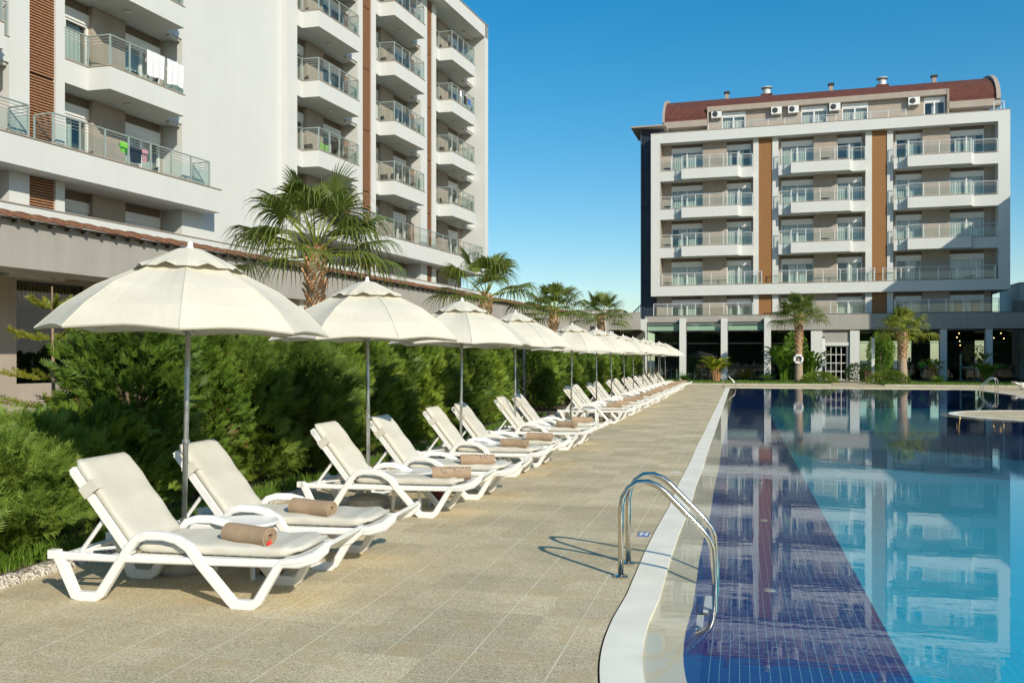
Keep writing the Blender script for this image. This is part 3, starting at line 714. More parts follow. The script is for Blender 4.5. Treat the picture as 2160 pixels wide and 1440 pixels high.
# penthouse and roof
pent = MB(); 
pent.box(0.9, 4.62, 3.0, 12, T2-0.01, 21.75); pent.box(23.2, 26.0, 3.0, 12, T2-0.01, 21.75)
pw = [(7.0, 9.35), (14.4, 16.9), (18.25, 20.3), (20.35, 20.36), (21.35, 23.05)]
pwin = [(5.70, 7.65), (12.15, 14.20), (15.35, 17.35), (21.55, 23.10)]
xs = 4.62
for a, c in pwin:
    pent.box(xs, a, 2.6, 3.0, T2-0.01, 22.9); pent.box(a, c, 2.62, 3.0, 22.72, 22.9); xs = c
if xs < 23.2: pent.box(xs, 23.2, 2.6, 3.0, T2-0.01, 22.9)
MB().box(4.63, 23.19, 3.35, 12, T2, 22.85).build('penthouse_interior', M['interior'], HR)
build_split(pent, 'penthouse_wall', M['taupe'], HR)
for a, c in pwin: window(HR, a, c, 2.62, T2+0.05, 22.71, 0.5, r2)
fas = MB()
fas.box(0.78, 4.55, 2.1, 3.2, 21.62, 22.15); fas.box(23.26, 27.0, 2.1, 3.2, 21.62, 22.15)
fas.box(4.55, 23.26, 2.15, 4.0, 22.78, 23.22)
build_split(fas, 'fascia', M['coping_stone'] if False else M['taupe'], HR)
def barrel(u0, u1, t0, t1, name='roof', mat=None, a_=5.4, bb=2.75, w0=2.12, z0=22.15, thick=None, n=18, closed=False):
    mb = MB(); cw = w0+a_; pts = []
    for i in range(n+1):
        th = t0+(t1-t0)*i/n; pts.append((cw-a_*math.cos(th), z0+bb*math.sin(th)))
    for i in range(n):
        (y0_, z0_), (y1_, z1_) = pts[i], pts[i+1]
        mb.face([(u0, y0_, z0_), (u1, y0_, z0_), (u1, y1_, z1_), (u0, y1_, z1_)])
    return mb, pts
t_d = math.asin((23.22-22.15)/2.75)
rf, _ = barrel(0.9, 4.55, 0.0, math.pi); rf2, _ = barrel(23.26, 26.7, 0.0, math.pi); rf3, _ = barrel(4.55, 23.26, t_d+0.06, math.pi)
for m_ in (rf2, rf3):
    o_ = len(rf.v); rf.v += m_.v; rf.f += [tuple(i+o_ for i in f) for f in m_.f]
roof = rf.build('roof', M['roof'], HR, smooth=False)
# raised gable verges
for (u0, u1) in ((0.72, 0.90), (26.7, 27.0)):
    vb = MB(); n = 20; A_ = []; Bp = []
    for i in range(n+1):
        th = math.pi*i/n; cw = 2.12+5.4
        A_.append((cw-5.55*math.cos(th), 22.1+3.04*math.sin(th))); Bp.append((cw-5.2*math.cos(th), 21.95+2.66*math.sin(th)))
    for i in range(n):
        p0, p1, q0, q1 = A_[i], A_[i+1], Bp[i], Bp[i+1]
        for u in (u0, u1): vb.face([(u, *p0), (u, *p1), (u, *q1), (u, *q0)])
        vb.face([(u0, *p0), (u1, *p0), (u1, *p1), (u0, *p1)]); vb.face([(u0, *q0), (u1, *q0), (u1, *q1), (u0, *q1)])
    vb.build('gable_verge', M['taupe'], roof)
    gi = MB(); cw = 7.52
    gi.face([(u0+0.05, cw-5.2*math.cos(math.pi*i/n), 21.9+2.66*math.sin(math.pi*i/n)) for i in range(n+1)]); gi.build('gable_wall', M['taupe'], roof)
# dormer cheeks
for u in (4.5, 23.2):
    MB().prism([(u, 2.1), (u+0.12, 2.1), (u+0.12, 4.4), (u, 4.4)], T2, 23.2).build('dormer_cheek', M['taupe'], HR)
# vents on the ridge
def flue(u, kind):
    if kind == 0:
        m_ = MB().box(u-0.16, u+0.16, 6.9, 7.2, 24.6, 25.6); o = m_.build('flue', M['taupe'], roof)
        MB().prism([(u-0.26, 6.8), (u+0.26, 6.8), (u+0.26, 7.3), (u-0.26, 7.3)], 25.61, 25.76).build('flue_cap', M['dark_metal'], o)
    else:
        o = MB().box(u-0.5, u+0.5, 6.5, 7.4, 24.5, 25.2).build('flue', M['roof'], roof)
        MB().lathe([(0.33, 25.2), (0.33, 25.62), (0.2, 25.66), (0.2, 25.76), (0.5, 25.78), (0.45, 25.86), (0.1, 25.94)], 16, u, 6.95).build('flue_cap', M['rail_white'], o, smooth=False)
for u, k in ((5.9, 0), (9.35, 1), (14.75, 0), (18.9, 1), (23.0, 0)): flue(u, k)
railing(HR, [(26.3, 1.0), (27.0, 1.0), (27.0, 3.0)], T2, 0.9, 0.8, M['rail_white'], glass=False, rods=1)
railing(HR, [(4.7, 0.8), (8.2, 0.8)], T2, 0.75, 1.2, M['rail_white'], glass=False, rods=3)
railing(HR, [(8.2, 0.8), (20.0, 0.8)], T2, 0.75, 1.3, M['rail_white'], glass=False, rods=3)
# metal louvred stair tower at the left
mb = MB()
for i in range(16): x = -0.95+i*0.12; mb.box(x, x+0.05, 1.0+0.02*i, 1.06+0.02*i, 5.2, 21.35)
for i in range(22): yv = 1.1+i*0.16; mb.box(-1.02, -0.96, yv, yv+0.07, 5.2, 21.35)
for k in range(6): mb.box(-0.93, 0.9, 1.3, 4.6, 5.3+k*S2, 5.42+k*S2)
mb.box(-1.0, -0.9, 0.9, 1.0, 5.2, 21.4); mb.box(0.55, 0.65, 1.2, 1.3, 5.2, 21.4)
st = mb.build('stair_screen', M['navy_metal'], HR)
MB().box(-0.9, 0.55, 2.2, 4.6, 5.2, 21.3).build('stair_core', M['navy_metal'], st)
MB().prism([(-1.75, 0.3), (1.2, 0.3), (1.2, 5), (-1.75, 5)], 21.4, 21.52).build('stair_roof', M['taupe'], st)
mb = MB()
for i in range(7): mb.box(-2.0+i*0.16, -1.94+i*0.16, 1.0, 1.05, 5.3, 5.3+0.15*i+0.1)
mb.tube([(-2.1, 1.0, 5.3), (-0.95, 1.0, 6.4)], 0.05, 5); mb.build('stair_handrail', M['navy_metal'], st)

# air conditioners on the penthouse wall
ac = thing('air_conditioner', 'white air conditioner nearest the left end of the penthouse wall', 'air conditioner', Rw(4.85, 2.25, 22.25), R(-2), 'air conditioners on the penthouse')
MB().box(0, 0.85, -0.1, 0.22, 0, 0.60).build('casing', M['ac_white'], ac)
MB().lathe([(0.23, 0), (0.23, 0.01), (0.20, 0.012), (0.02, 0.02)], 20).build('fan_grille', M['dark_metal'], ac); f_ = ac.children[-1]
for c_ in ac.children:
    if c_.name.startswith('fan'): c_.rotation_euler = (R(90), 0, 0); c_.location = (0.30, -0.102, 0.30)
mb = MB().box(0.05, 0.09, 0, 0.35, -0.10, -0.005).box(0.75, 0.79, 0, 0.35, -0.10, -0.005); mb.build('bracket', M['rail_white'], ac)
aclab = ['white air conditioner beside the wide blank wall, second from the left on the penthouse', 'white air conditioner third from the left on the penthouse wall', 'white air conditioner in the middle between two penthouse windows', 'white air conditioner beside the rightmost penthouse window']
for u, lb, zz in zip((9.75, 11.1, 14.35, 20.35), aclab, (22.2, 22.2, 22.15, 22.15)): dup(ac, Rw(u, 2.25, zz), None, lb)

# neighbouring block outside the frame on the right: casts the diagonal shade
nb_ = thing('neighbour_building', 'grey white block standing right of the pool, outside the photograph', 'building', (23.8, 61, 0))
MB().box(0, 14, 0, 19, 0, 17.1).build('wall', M['render_white'], nb_)
for k in range(5):
    for j in range(4):
        wf = MB().box(-0.04, 0.02, 2+j*4.3, 4.2+j*4.3, 1.0+k*3.2, 3.0+k*3.2).build('window', M['pvc'], nb_)
        MB().box(-0.05, -0.041, 2.12+j*4.3, 4.08+j*4.3, 1.12+k*3.2, 2.88+k*3.2).build('pane', M['dark_metal'], wf)
bk = thing('rear_building', 'small pale flat-roofed block peeping out behind the right end of the far hotel', 'building', (22.6, 83, 0))
MB().box(0, 3.6, 0, 6, 0, 8.0).build('wall', M['render_white'], bk)
MB().box(-0.02, 3.62, -0.03, 6.02, 8.0, 8.12).build('coping', M['coping_stone'], bk)
MB().box(-0.6, 0.7, -0.06, -0.0, 5.0, 6.6).build('door', M['taupe'], bk)
rb = thing('rooftop_hut', 'low white roof structure behind the grey wall between the two hotels', 'building', (-13.4, 78, 0))
MB().box(-3, 3.5, 0, 4, 0, 5.95).build('wall', M['render_white'], rb)
MB().box(-3.02, 3.52, -0.03, 4, 5.951, 6.05).build('coping', M['coping_stone'], rb)

# ---------------------------------------------------------------- ground floor wings
# left restaurant wing, local frame x along, y inward
WL = thing('restaurant_wing', 'long grey restaurant wing behind the hedge, clay tiles along its top edge', 'building', (-18.6, 19.4, 0), R(90-5.8))
def Ww(u, w_, z_): return Vector((-18.6, 19.4, 0)) + Matrix.Rotation(R(90-5.8), 3, 'Z') @ Vector((u, w_, z_))
MB().box(-16, 51.8, 0, 0.3, 4.13, 5.38).build('fascia', M['grey_render'], WL); MB().box(-16, 51.8, 0.3, 3.7, 4.70, 4.85).build('soffit', M['taupe'], WL)
g = MB(); tp = MB(); wt = MB(); fl = MB(); fr = MB()
# (start, end, kind) along the recessed front
segs = [(-16, 3.3, 't'), (3.3, 5.98, 'o'), (5.98, 9.6, 't'), (9.6, 12.0, 'o'), (9.03, 10.95, 'w'), (12.0, 14.9, 'g'), (14.9, 19.0, 't'), (14.26, 16.87, 'w'), (19.0, 23, 'o'), (19.98, 22.77, 'w'), (23, 26, 'g'), (26, 29, 't'), (26.5, 28.6, 'w'), (29, 33, 'o'), (32.5, 34.6, 'w'), (33, 38.5, 't'), (37.2, 38.4, 'w'), (38.5, 42.0, 'g'), (42, 51.8, 't'), (44, 46.5, 'w')]
for a, c, k in segs:
    if k == 't': tp.box(a, c, 3.2, 3.6, 0, 4.7)
    elif k == 'w': wt.box(a, c, 0.3, 0.8, 0, 4.70)
    else:
        tp.box(a, c, 3.21, 3.5, 4.14, 4.7)
        fr.box(a, a+0.06, 3.30, 3.38, 0, 4.14); fr.box(c-0.06, c, 3.30, 3.38, 0, 4.14); fr.box(a+0.06, c-0.06, 3.30, 3.38, 4.06, 4.14)
        if k == 'g': (g if k == 'g' else fl).face([(a+0.05, 3.34, 0), (c-0.05, 3.34, 0), (c-0.05, 3.34, 4.1), (a+0.05, 3.34, 4.1)])
        else:
            fl.face([(a+0.05, 3.34, 0.97), (c-0.05, 3.34, 0.97), (c-0.05, 3.34, 4.1), (a+0.05, 3.34, 4.1)]); tp.box(a+0.06, c-0.06, 3.3, 3.5, 0, 0.95)
build_split(tp, 'recessed_wall', M['taupe'], WL); build_split(wt, 'pillar', M['render_white'], WL); build_split(fr, 'window_frame', M['dark_metal'], WL)
build_split(g, 'green_pane', M['green_glass'], WL); build_split(fl, 'pane', M['shop_glass'], WL)
rm = MB(); rm.box(-16, 51.7, 10.0, 10.2, 0, 4.5); rm.box(-16, 51.7, 3.62, 10.0, 4.45, 4.5); rm.box(-16, 51.7, 3.62, 10.0, 0.0, 0.04); rm.box(-16, -15.8, 3.7, 10, 0.04, 4.44); rm.box(51.3, 51.6, 3.7, 10, 0.04, 4.44)
rm.build('interior', M['interior'], WL)
mb = MB()
for i in range(26): mb.box(2.9+i*0.14, 2.96+i*0.14, 3.75, 5.6, 3.55, 4.1)
mb.build('ceiling_slats', M['wood_plain'], WL)
roofc = MB(); tl = MB(); rfm = MB(); rt_ = random.Random(8)
u = -16.0
while u < 51.5:     # clay coping tiles, overlapping, on small rafters
    L_ = 0.62; dz = rt_.uniform(-0.012, 0.012)
    for q, (yy_, zz_) in enumerate(((-0.20, 5.45), )):
        mb_ = tl; i0 = len(mb_.v)
        for (xx, lift) in ((u, 0.05), (u+L_, 0.0)):
            for (y_, z_) in ((-0.27, 5.40), (-0.27, 5.45), (-0.17, 5.52), (0.02, 5.585), (0.2, 5.61), (0.45, 5.60), (0.45, 5.55)):
                mb_.v.append((xx, y_, z_+lift+dz))
        for j in range(6): mb_.f.append((i0+j, i0+7+j, i0+8+j, i0+j+1))
        mb_.f.append(tuple(i0+j for j in range(7))); mb_.f.append(tuple(i0+7+j for j in range(7))[::-1])
    rfm.box(u+0.25, u+0.33, -0.22, 0.0, 5.30, 5.40)
    u += 0.575
MB().box(-16, 51.8, -0.24, 0.46, 5.382, 5.41).build('eaves_board', M['rafter'], WL)
tl.build('tile_coping', M['terracotta'], WL); build_split(rfm, 'rafter_end', M['rafter'], WL)
MB().box(-16, 51.8, 0.5, 2.2, 5.2, 5.38).build('terrace_roof', M['grey_render'], WL)
# short wall joining the two wings
JW = thing('link_wall', 'grey wall with narrow dark window, joining the left wing to the glazed wing', 'building', (-13.6, 71.2, 0))
MB().box(0, 6.0, 0, 0.5, 4.05, 5.36).box(0, 3.55, 0.02, 0.49, 0, 4.049).box(-0.2, 0.0, -0.5, 3, 0, 5.35).build('wall', M['grey_render'], JW)
MB().box(2.05, 2.42, -0.03, 0.03, 3.35, 4.35).build('window', M['dark_metal'], JW)
MB().box(3.18, 3.32, -0.06, 0.0, 0, 5.3).build('downpipe', M['post_white'], JW)
MB().box(-0.02, 6.02, -0.04, 0.54, 5.361, 5.39).build('coping', M['coping_stone'], JW)
MB().box(3.55, 6.1, 2.8, 3.0, 0, 4.0).box(3.5, 6, 0.51, 3, 4.0, 4.05).build('interior', M['interior'], JW)

# right glazed wing
WR = thing('glazed_wing', 'ground floor wing beyond the pool with tall glass bays and white pillars', 'building', (0, 75, 0))
fa = MB(); fa.box(-7.6, 30, 0, 0.5, 4.05, 5.28); fa.box(-7.6, 30, 0.5, 3.5, 4.06, 4.5); fa.box(-7.6, 30, 0.5, 2.5, 5.0, 5.24)
fa.build('fascia', M['grey_render'], WR)
MB().box(-7.6, 30, -0.03, 0.3, 5.282, 5.31).build('coping', M['dark_metal'], WR)
for a, c in ((-7.92, -7.40), (-4.75, -4.22), (-1.46, -0.94), (1.90, 2.42)): MB().box(a, c, -0.55, 0.0-0.001, 0, 5.02).build('pillar', M['render_white'], WR)
for a, c in ((8.42, 9.12), (11.95, 12.35), (14.93, 15.42), (18.12, 18.60), (22.0, 22.5)): MB().box(a, c, 0.12, 0.62, 0, 4.049).build('pillar', M['render_white'], WR)
MB().box(5.5, 6.35, 0.12, 0.62, 0, 4.049).build('pillar', M['render_white'], WR)
MB().box(6.35, 6.62, 0.3, 0.7, 0, 4.049).box(8.2, 8.42, 0.3, 0.7, 0, 4.049).box(6.62, 8.2, 0.3, 0.7, 3.02, 4.049).build('recessed_wall', M['grey_render'], WR)
MB().box(6.40, 8.34, 0.22, 0.3, 2.78, 3.05).build('lintel', M['render_white'], WR)
dm = MB()
for i in range(5): x = 6.62+i*0.385; dm.box(x, x+0.04, 0.42, 0.5, 0.1, 2.77)
for j in range(5): dm.box(6.62, 8.2, 0.425, 0.495, 0.08+j*0.66, 0.13+j*0.66)
dr = dm.build('door', M['pvc'], WR)
MB().box(6.63, 8.19, 0.47, 0.475, 0.1, 2.75).build('pane', M['shop_glass'], dr)
fr = MB(); gl = MB(); gg = MB()
for a, c in ((-7.40, -4.75), (-4.22, -1.46), (-0.94, 1.90)):     # winter garden bays
    fr.box(a, c, -0.32, -0.26, 4.62, 4.74); fr.box(a, c, -0.32, -0.26, 3.98, 4.06); fr.box(a, c, -0.33, -0.27, 2.98, 3.03)
    fr.box(a, a+0.05, -0.32, -0.25, 0.05, 4.62); fr.box(c-0.05, c, -0.32, -0.25, 0.05, 4.62); fr.box(a, c, -0.32, -0.25, 0, 0.06)
    gl.face([(a+0.05, -0.29, 0.06), (c-0.05, -0.29, 0.06), (c-0.05, -0.29, 3.98), (a+0.05, -0.29, 3.98)])
    gg.face([(a+0.05, -0.29, 4.06), (c-0.05, -0.29, 4.06), (c-0.05, -0.29, 4.62), (a+0.05, -0.29, 4.62)])
for a, c in ((2.42, 5.5), (9.12, 11.95), (12.35, 14.93), (15.42, 18.12), (18.60, 22.0), (22.5, 26)):
    fr.box(a, c, 0.34, 0.40, 3.92, 4.04); fr.box(a, c, 0.34, 0.40, 0, 0.08); fr.box(a, c, 0.345, 0.395, 2.98, 3.02)
    gl.face([(a, 0.37, 0.08), (c, 0.37, 0.08), (c, 0.37, 3.92), (a, 0.37, 3.92)])
build_split(fr, 'window_frame', M['dark_metal'], WR); build_split(gl, 'pane', M['shop_glass'], WR); build_split(gg, 'green_pane', M['green_glass'], WR)
pan = MB()
for a, c in ((-7.38, -4.77), (-4.20, -1.48), (-0.92, 1.88)): pan.face([(a, 0.0-0.03, 4.03), (c, -0.03, 4.03), (c, 0.45-0.5, 4.6), (a, 0.45-0.5, 4.6)])
build_split(pan, 'blind', M['shutter'], WR)
rm = MB(); rm.box(-7.6, 2.2, 8.9, 9.1, 0, 4.05); rm.box(2.2, 9.0, 6.9, 7.1, 0, 4.05); rm.box(2.2, 2.4, 0.5, 9, 0, 4.05); rm.box(9.0, 9.1, 0.7, 9, 0, 4.05)
for a, c in ((9.1, 10.2), (11.2, 12.9), (14.4, 15.9), (16.9, 19.4), (20.2, 23), (24, 30)): rm.box(a, c, 8.9, 9.1, 0, 4.05)
rm.box(-7.6, 30, 0.6, 9.1, 4.051, 4.055); rm.box(9.1, 30, 8.9, 9.1, 3.3, 4.04); rm.box(9.1, 30, 8.9, 9.1, 0, 0.9)
rm.build('interior', M['interior'], WR)
MB().box(-7.6, 30, 0.42, 9.1, 0.0, 0.03).build('interior_floor', M['interior_floor'], WR)
mb = MB()
for i in range(14): mb.box(-7.2+i*0.68, -6.75+i*0.68, 2.0+(i % 3)*1.4, 2.45+(i % 3)*1.4, 0.42, 0.46); mb.box(-7.2+i*0.68, -7.16+i*0.68, 2.0+(i % 3)*1.4, 2.45+(i % 3)*1.4, 0.03, 0.9)
tag(mb.build('indoor_chairs', M['rail']), None); ich = bpy.data.objects['indoor_chairs']; ich.location = (0, 75, 0); tag(ich, 'grey metal chairs standing behind the glass of the winter garden', 'chairs', kind='stuff')
# pendant lamps in the gym
for i, (x, y_, z0) in enumerate(((16.5, 76.2, 3.72), (16.42, 76.5, 3.42), (16.5, 76.0, 3.12), (16.6, 76.3, 2.80), (18.8, 76.2, 3.65), (19.5, 76.4, 3.72), (19.6, 76.0, 3.3), (18.9, 76.0, 3.35))):
    p = thing('pendant_lamp', 'tiny lit pendant bulb behind the glass, %s' % ('in the second glazed bay from the right' if i < 4 else 'in the rightmost glazed bay'), 'pendant lamp', (x, y_, z0), 0, 'pendant bulbs in the gym' if i < 4 else 'pendant bulbs in the rightmost bay')
    MB().tube([(0, 0, 0.03), (0, 0, 4.05-z0)], 0.006, 4).build('cord', M['dark_metal'], p)
    MB().lathe([(0.01, -0.03), (0.035, 0), (0.01, 0.04)], 8).build('bulb', M['bulb'], p)
for i, (x, y_, z0) in enumerate(((-17.2, 23.6, 3.3), (-16.9, 23.9, 3.05))):
    q = Ww(4.1+i*0.25, 5.8, 3.1-i*0.35)
    p = thing('pendant_lamp', ['upper', 'lower'][i]+' tiny lit bulb in the dark restaurant opening at the far left', 'pendant lamp', q)
    MB().tube([(0, 0, 0.03), (0, 0, 4.05-q.z)], 0.006, 4).build('cord', M['dark_metal'], p); MB().lathe([(0.01, -0.02), (0.022, 0), (0.01, 0.03)], 8).build('bulb', M['bulb'], p)

# ---------------------------------------------------------------- people and bikes in the gym
def skin_body(name, joints, bones, radii, mat, par):
    me = bpy.data.meshes.new(name); me.from_pydata(joints, bones, []); me.update(); me.materials.append(mat)
    o = bpy.data.objects.new(name, me); COL.objects.link(o); o.parent = par
    s_ = o.modifiers.new('skin', 'SKIN'); me.skin_vertices if hasattr(me, 'skin_vertices') else None
    if not me.skin_vertices: 
        bm = bmesh.new(); bm.from_mesh(me); bm.verts.layers.skin.verify(); bm.to_mesh(me); bm.free()
    for v, r_ in zip(me.skin_vertices[0].data, radii): v.radius = (r_, r_)
    me.skin_vertices[0].data[0].use_root = True
    o.modifiers.new('sub', 'SUBSURF').render_levels = 1
    return o
def cyclist(loc, rz, label, shirt, short):
    p = thing('person', label, 'person', loc, rz)
    J = [(0, 0, .95), (0, .02, 1.1), (0, .10, 1.32), (0, .16, 1.47), (0, .20, 1.55), (0, .23, 1.66), (0, .235, 1.75),
         (.18, .14, 1.40), (.24, .32, 1.17), (.2, .55, 1.10), (-.18, .14, 1.40), (-.24, .32, 1.17), (-.2, .55, 1.10),
         (.1, .0, .93), (.13, .40, .82), (.12, .28, .42), (.12, .42, .36), (-.1, .0, .93), (-.13, .42, .98), (-.12, .34, .60), (-.12, .47, .55),
         (.2, .62, 1.09), (-.2, .62, 1.09)]
    Bn = [(0, 1), (1, 2), (2, 3), (3, 4), (4, 5), (5, 6), (3, 7), (7, 8), (8, 9), (3, 10), (10, 11), (11, 12), (0, 13), (13, 14), (14, 15), (15, 16), (0, 17), (17, 18), (18, 19), (19, 20), (9, 21), (12, 22)]
    Rd = [.15, .14, .155, .08, .055, .10, .07, .065, .045, .033, .065, .045, .033, .10, .065, .045, .04, .10, .065, .045, .04, .03, .03]
    bd = skin_body('body', J, Bn, Rd, M['skin'], p)
    skin_body('shirt', [(0, 0.0, .98), (0, .02, 1.1), (0, .10, 1.32), (0, .15, 1.43), (.18, .14, 1.40), (.22, .25, 1.25), (-.18, .14, 1.40), (-.22, .25, 1.25)], [(0, 1), (1, 2), (2, 3), (3, 4), (4, 5), (3, 6), (6, 7)], [.165, .16, .175, .10, .09, .075, .09, .075], shirt, p)
    skin_body('shorts', [(0, 0, .96), (.1, .0, .93), (.12, .25, .86), (-.1, .0, .93), (-.12, .26, .96)], [(0, 1), (1, 2), (0, 3), (3, 4)], [.165, .12, .09, .12, .09], short, p)
    MB().lathe([(0.0, .12), (.06, .11), (.10, .06), (.112, 0), (.10, -.05), (.09, -.06)], 12).build('hair', M['hair'], p, smooth=True, loc=(0, .22, 1.70))
    return p
def bike(loc, rz, label):
    t = thing('exercise_bike', label, 'exercise bike', loc, rz, 'exercise bikes behind the glass')
    MB().tube([(-.25, -.25, .04), (.25, -.25, .04)], .03, 6).tube([(-.25, .75, .04), (.25, .75, .04)], .03, 6).tube([(0, -.25, .04), (0, .75, .04)], .035, 6).tube([(0, .1, .05), (0, -.02, .84)], .03, 6).tube([(0, .5, .05), (0, .6, 1.08)], .03, 6).build('frame', M['dark_metal'], t)
    MB().box(-.11, .11, -.14, .13, .82, .88).build('saddle', M['black_cloth'], t)
    MB().tube([(-.22, .62, 1.05), (-.2, .60, 1.08), (.2, .60, 1.08), (.22, .62, 1.05)], .018, 6).build('handlebar', M['steel'], t)
    w_ = MB().lathe([(.24, -.03), (.26, 0), (.24, .03)], 20).build('flywheel', M['rail'], t); w_.rotation_euler = (0, R(90), 0); w_.location = (0, .55, .36)
    return t
bike((13.85, 76.4, 0.03), R(180), 'exercise bike under the rider in lime green'); cyclist((13.85, 76.4, 0.03), R(180), 'person in a lime green shirt and dark shorts riding an exercise bike behind the glass', M['lime'], M['black_cloth'])
bike((12.95, 76.6, 0.03), R(180), 'exercise bike under the rider in black, just right of the pale palm trunk'); cyclist((12.95, 76.6, 0.03), R(180), 'person in black clothes riding an exercise bike right of the pale palm trunk', M['black_cloth'], M['black_cloth'])
tm = thing('exercise_machine', 'blue grey weight machine frame behind the glass, right of the cyclists', 'gym machine', (16.7, 76.6, 0.03))
MB().box(-.06, .06, -.06, .06, 0, 2.1).box(1.2, 1.3, -.06, .06, 0, 1.1).box(-.06, 1.3, -.06, .06, 1.0, 1.1).box(-.2, 1.3, -.3, .3, 0, .08).build('frame', M['rail'], tm)
MB().box(.3, 1.0, -.2, .2, .45, .55).build('bench', M['black_cloth'], tm)

# ---------------------------------------------------------------- sun loungers
def lounger_side(y_):
    mb = MB()
    mb.rect_sweep([(-1.02, .33), (-.99, .30), (-.86, .035), (-.82, .024), (-.70, .024), (-.66, .05), (-.44, .38), (-.38, .445), (-.30, .47), (-.17, .472), (-.07, .45), (.02, .40), (.09, .31), (.33, .05), (.36, .024), (.49, .024), (.53, .05), (.67, .28), (.70, .315)], .060,
                  [.05, .075] + [.068, .070, .070, .068, .062, .060, .060, .060, .060, .066, .068] + [.068, .070, .070, .062, .055, .05], y_)
    mb.rect_sweep([(-1.03, .305), (-.6, .30), (.0, .305), (.68, .315), (.82, .325), (.94, .365), (1.01, .425), (1.03, .455)], .040, [.06, .05, .05, .055, .07, .078, .07, .045], y_)
    mb.box(-1.065, -.99, y_-.03, y_+.03, .285, .345)
    return mb
def make_lounger(name='sun_lounger'):
    t = thing(name, '', 'sun lounger', (0, 0, 0), 0, 'white sun loungers in pairs along the hedge')
    for y_ in (-.33, .33): lounger_side(y_).build('side_frame', M['plastic'], t)
    mb = MB()
    for i in range(12): x = -.42+i*.098; mb.box(x, x+.082, -.31, .31, .315, .332)      # seat slats
    mb.box(-.62, -.58, -.31, .31, .285, .315); mb.box(-.99, -.93, -.31, .31, .285, .315); mb.box(.62, .66, -.31, .31, .28, .312)
    mb.build('seat', M['plastic'], t)
    fp = MB(); n = 8
    prof = [(.70, .345), (.80, .352), (.88, .372), (.95, .405), (1.0, .445), (1.035, .475), (1.05, .48)]
    for i in range(len(prof)-1):
        (x0, z0), (x1, z1) = prof[i], prof[i+1]
        hw0 = .36-.02*(i/6)**2; hw1 = .36-.02*((i+1)/6)**2 - (.05 if i == 5 else 0)
        fp.face([(x0, -hw0, z0), (x1, -hw1, z1), (x1, hw1, z1), (x0, hw0, z0)]); fp.face([(x0, -hw0, z0-.03), (x0, hw0, z0-.03), (x1, hw1, z1-.03), (x1, -hw1, z1-.03)])
        for s_ in (-1, 1): fp.face([(x0, s_*hw0, z0), (x0, s_*hw0, z0-.03), (x1, s_*hw1, z1-.03), (x1, s_*hw1, z1)])
    fp.face([(1.05, -.29, .48), (1.05, -.29, .45), (1.05, .29, .45), (1.05, .29, .48)])
    fp.build('foot_panel', M['plastic'], t)
    # reclined backrest
    A = Vector((-.44, 0, .325)); B_ = Vector((-.90, 0, .905)); d = (B_-A).normalized(); nn = Vector((d.z, 0, -d.x))
    def bp(s_, y_, h_): q = A + d*s_ + nn*h_; return (q.x, y_, q.z)
    bk_ = MB(); L = (B_-A).length
    def slab(mb, s0, s1, y0, y1, h0, h1):
        P_ = [bp(s_, y_, h_) for h_ in (h0, h1) for y_ in (y0, y1) for s_ in (s0, s1)]; i = len(mb.v); mb.v += P_
        for q in ((0, 2, 3, 1), (4, 5, 7, 6), (0, 1, 5, 4), (2, 6, 7, 3), (0, 4, 6, 2), (1, 3, 7, 5)): mb.f.append(tuple(i+k for k in q))
    for y_ in (-.315, .275): slab(bk_, 0, L, y_, y_+.04, -.03, .022)
    for i in range(7): slab(bk_, .015+i*.104, .105+i*.104, -.275, .275, .0, .016)
    slab(bk_, L-.05, L+.02, -.315, .315, -.02, .02)
    bk_.build('backrest', M['plastic'], t)
    s_ = MB()
    for y_ in (-.27, .27):
        s_.tube([bp(.34, y_, -.01), (-.86, y_, .325)], .016, 6); s_.tube([(-.86, y_*.9, .33), (-.60, y_*.9, .36)], .012, 6)
        for q in range(3): s_.box(-.90+q*.05, -.88+q*.05, y_-.02, y_+.02, .31, .335)
    s_.tube([(-.86, -.27, .325), (-.86, .27, .325)], .014, 6); s_.build('back_support', M['plastic'], t)
    # cushion: seat pad and back pad with soft edges
    def pad(path_fn, s0, s1, hw, th, ns, name, round_end=True, seed=0):
        V = []; F_ = []; ny = 12; rr = random.Random(seed)
        prof = []
        for j in range(ny*2):
            th_ = 2*math.pi*(j+.5)/(ny*2); c, s__ = math.cos(th_), math.sin(th_)
            prof.append((abs(c)**.28*(1 if c > 0 else -1), abs(s__)**.55*(1 if s__ > 0 else -1)))
        for i in range(ns+1):
            f = i/ns; s_v = s0+(s1-s0)*f
            e = min(f, 1-f)*ns; k = 1.0 if e >= 2 else (0.985 if e >= 1 else .93); kt = 1.0 if e >= 1 else .45
            if round_end and f > .90: k *= 1-.16*((f-.90)/.10)**2.2
            for (py, pz) in prof:
                V.append(path_fn(s_v, py*hw*k, th*.5 + pz*th*.5*kt + .004*math.sin(s_v*23+py*5+seed)*(pz > 0)))
        m = ny*2
        for i in range(ns):
            for j in range(m): a = i*m+j; b__ = i*m+(j+1) % m; F_.append((a, b__, b__+m, a+m))
        mb = MB(); mb.v = V; mb.f = F_ + [tuple(range(m))[::-1], tuple(ns*m+j for j in range(m))]
        return mb.build(name, M['cushion'], t, smooth=True)
    cu = pad(lambda s__, y_, h_: (s__, y_, .334+h_ + (.02*max(0, (s__-.55)/.25)**2)), -.405, .80, .30, .085, 26, 'seat_cushion', seed=1)
    def backfn(s__, y_, h_): q = A + d*(s__) + nn*(.02+h_); return (q.x, y_, q.z)
    cb_ = pad(backfn, .03, L+.05, .30, .066, 18, 'back_cushion', False, seed=2)
    st_ = MB(); s0 = L*.70
    slab(st_, s0, s0+.09, -.325, .325, .086, .092); slab(st_, s0, s0+.09, -.327, -.321, -.035, .09); slab(st_, s0, s0+.09, .321, .327, -.035, .09)
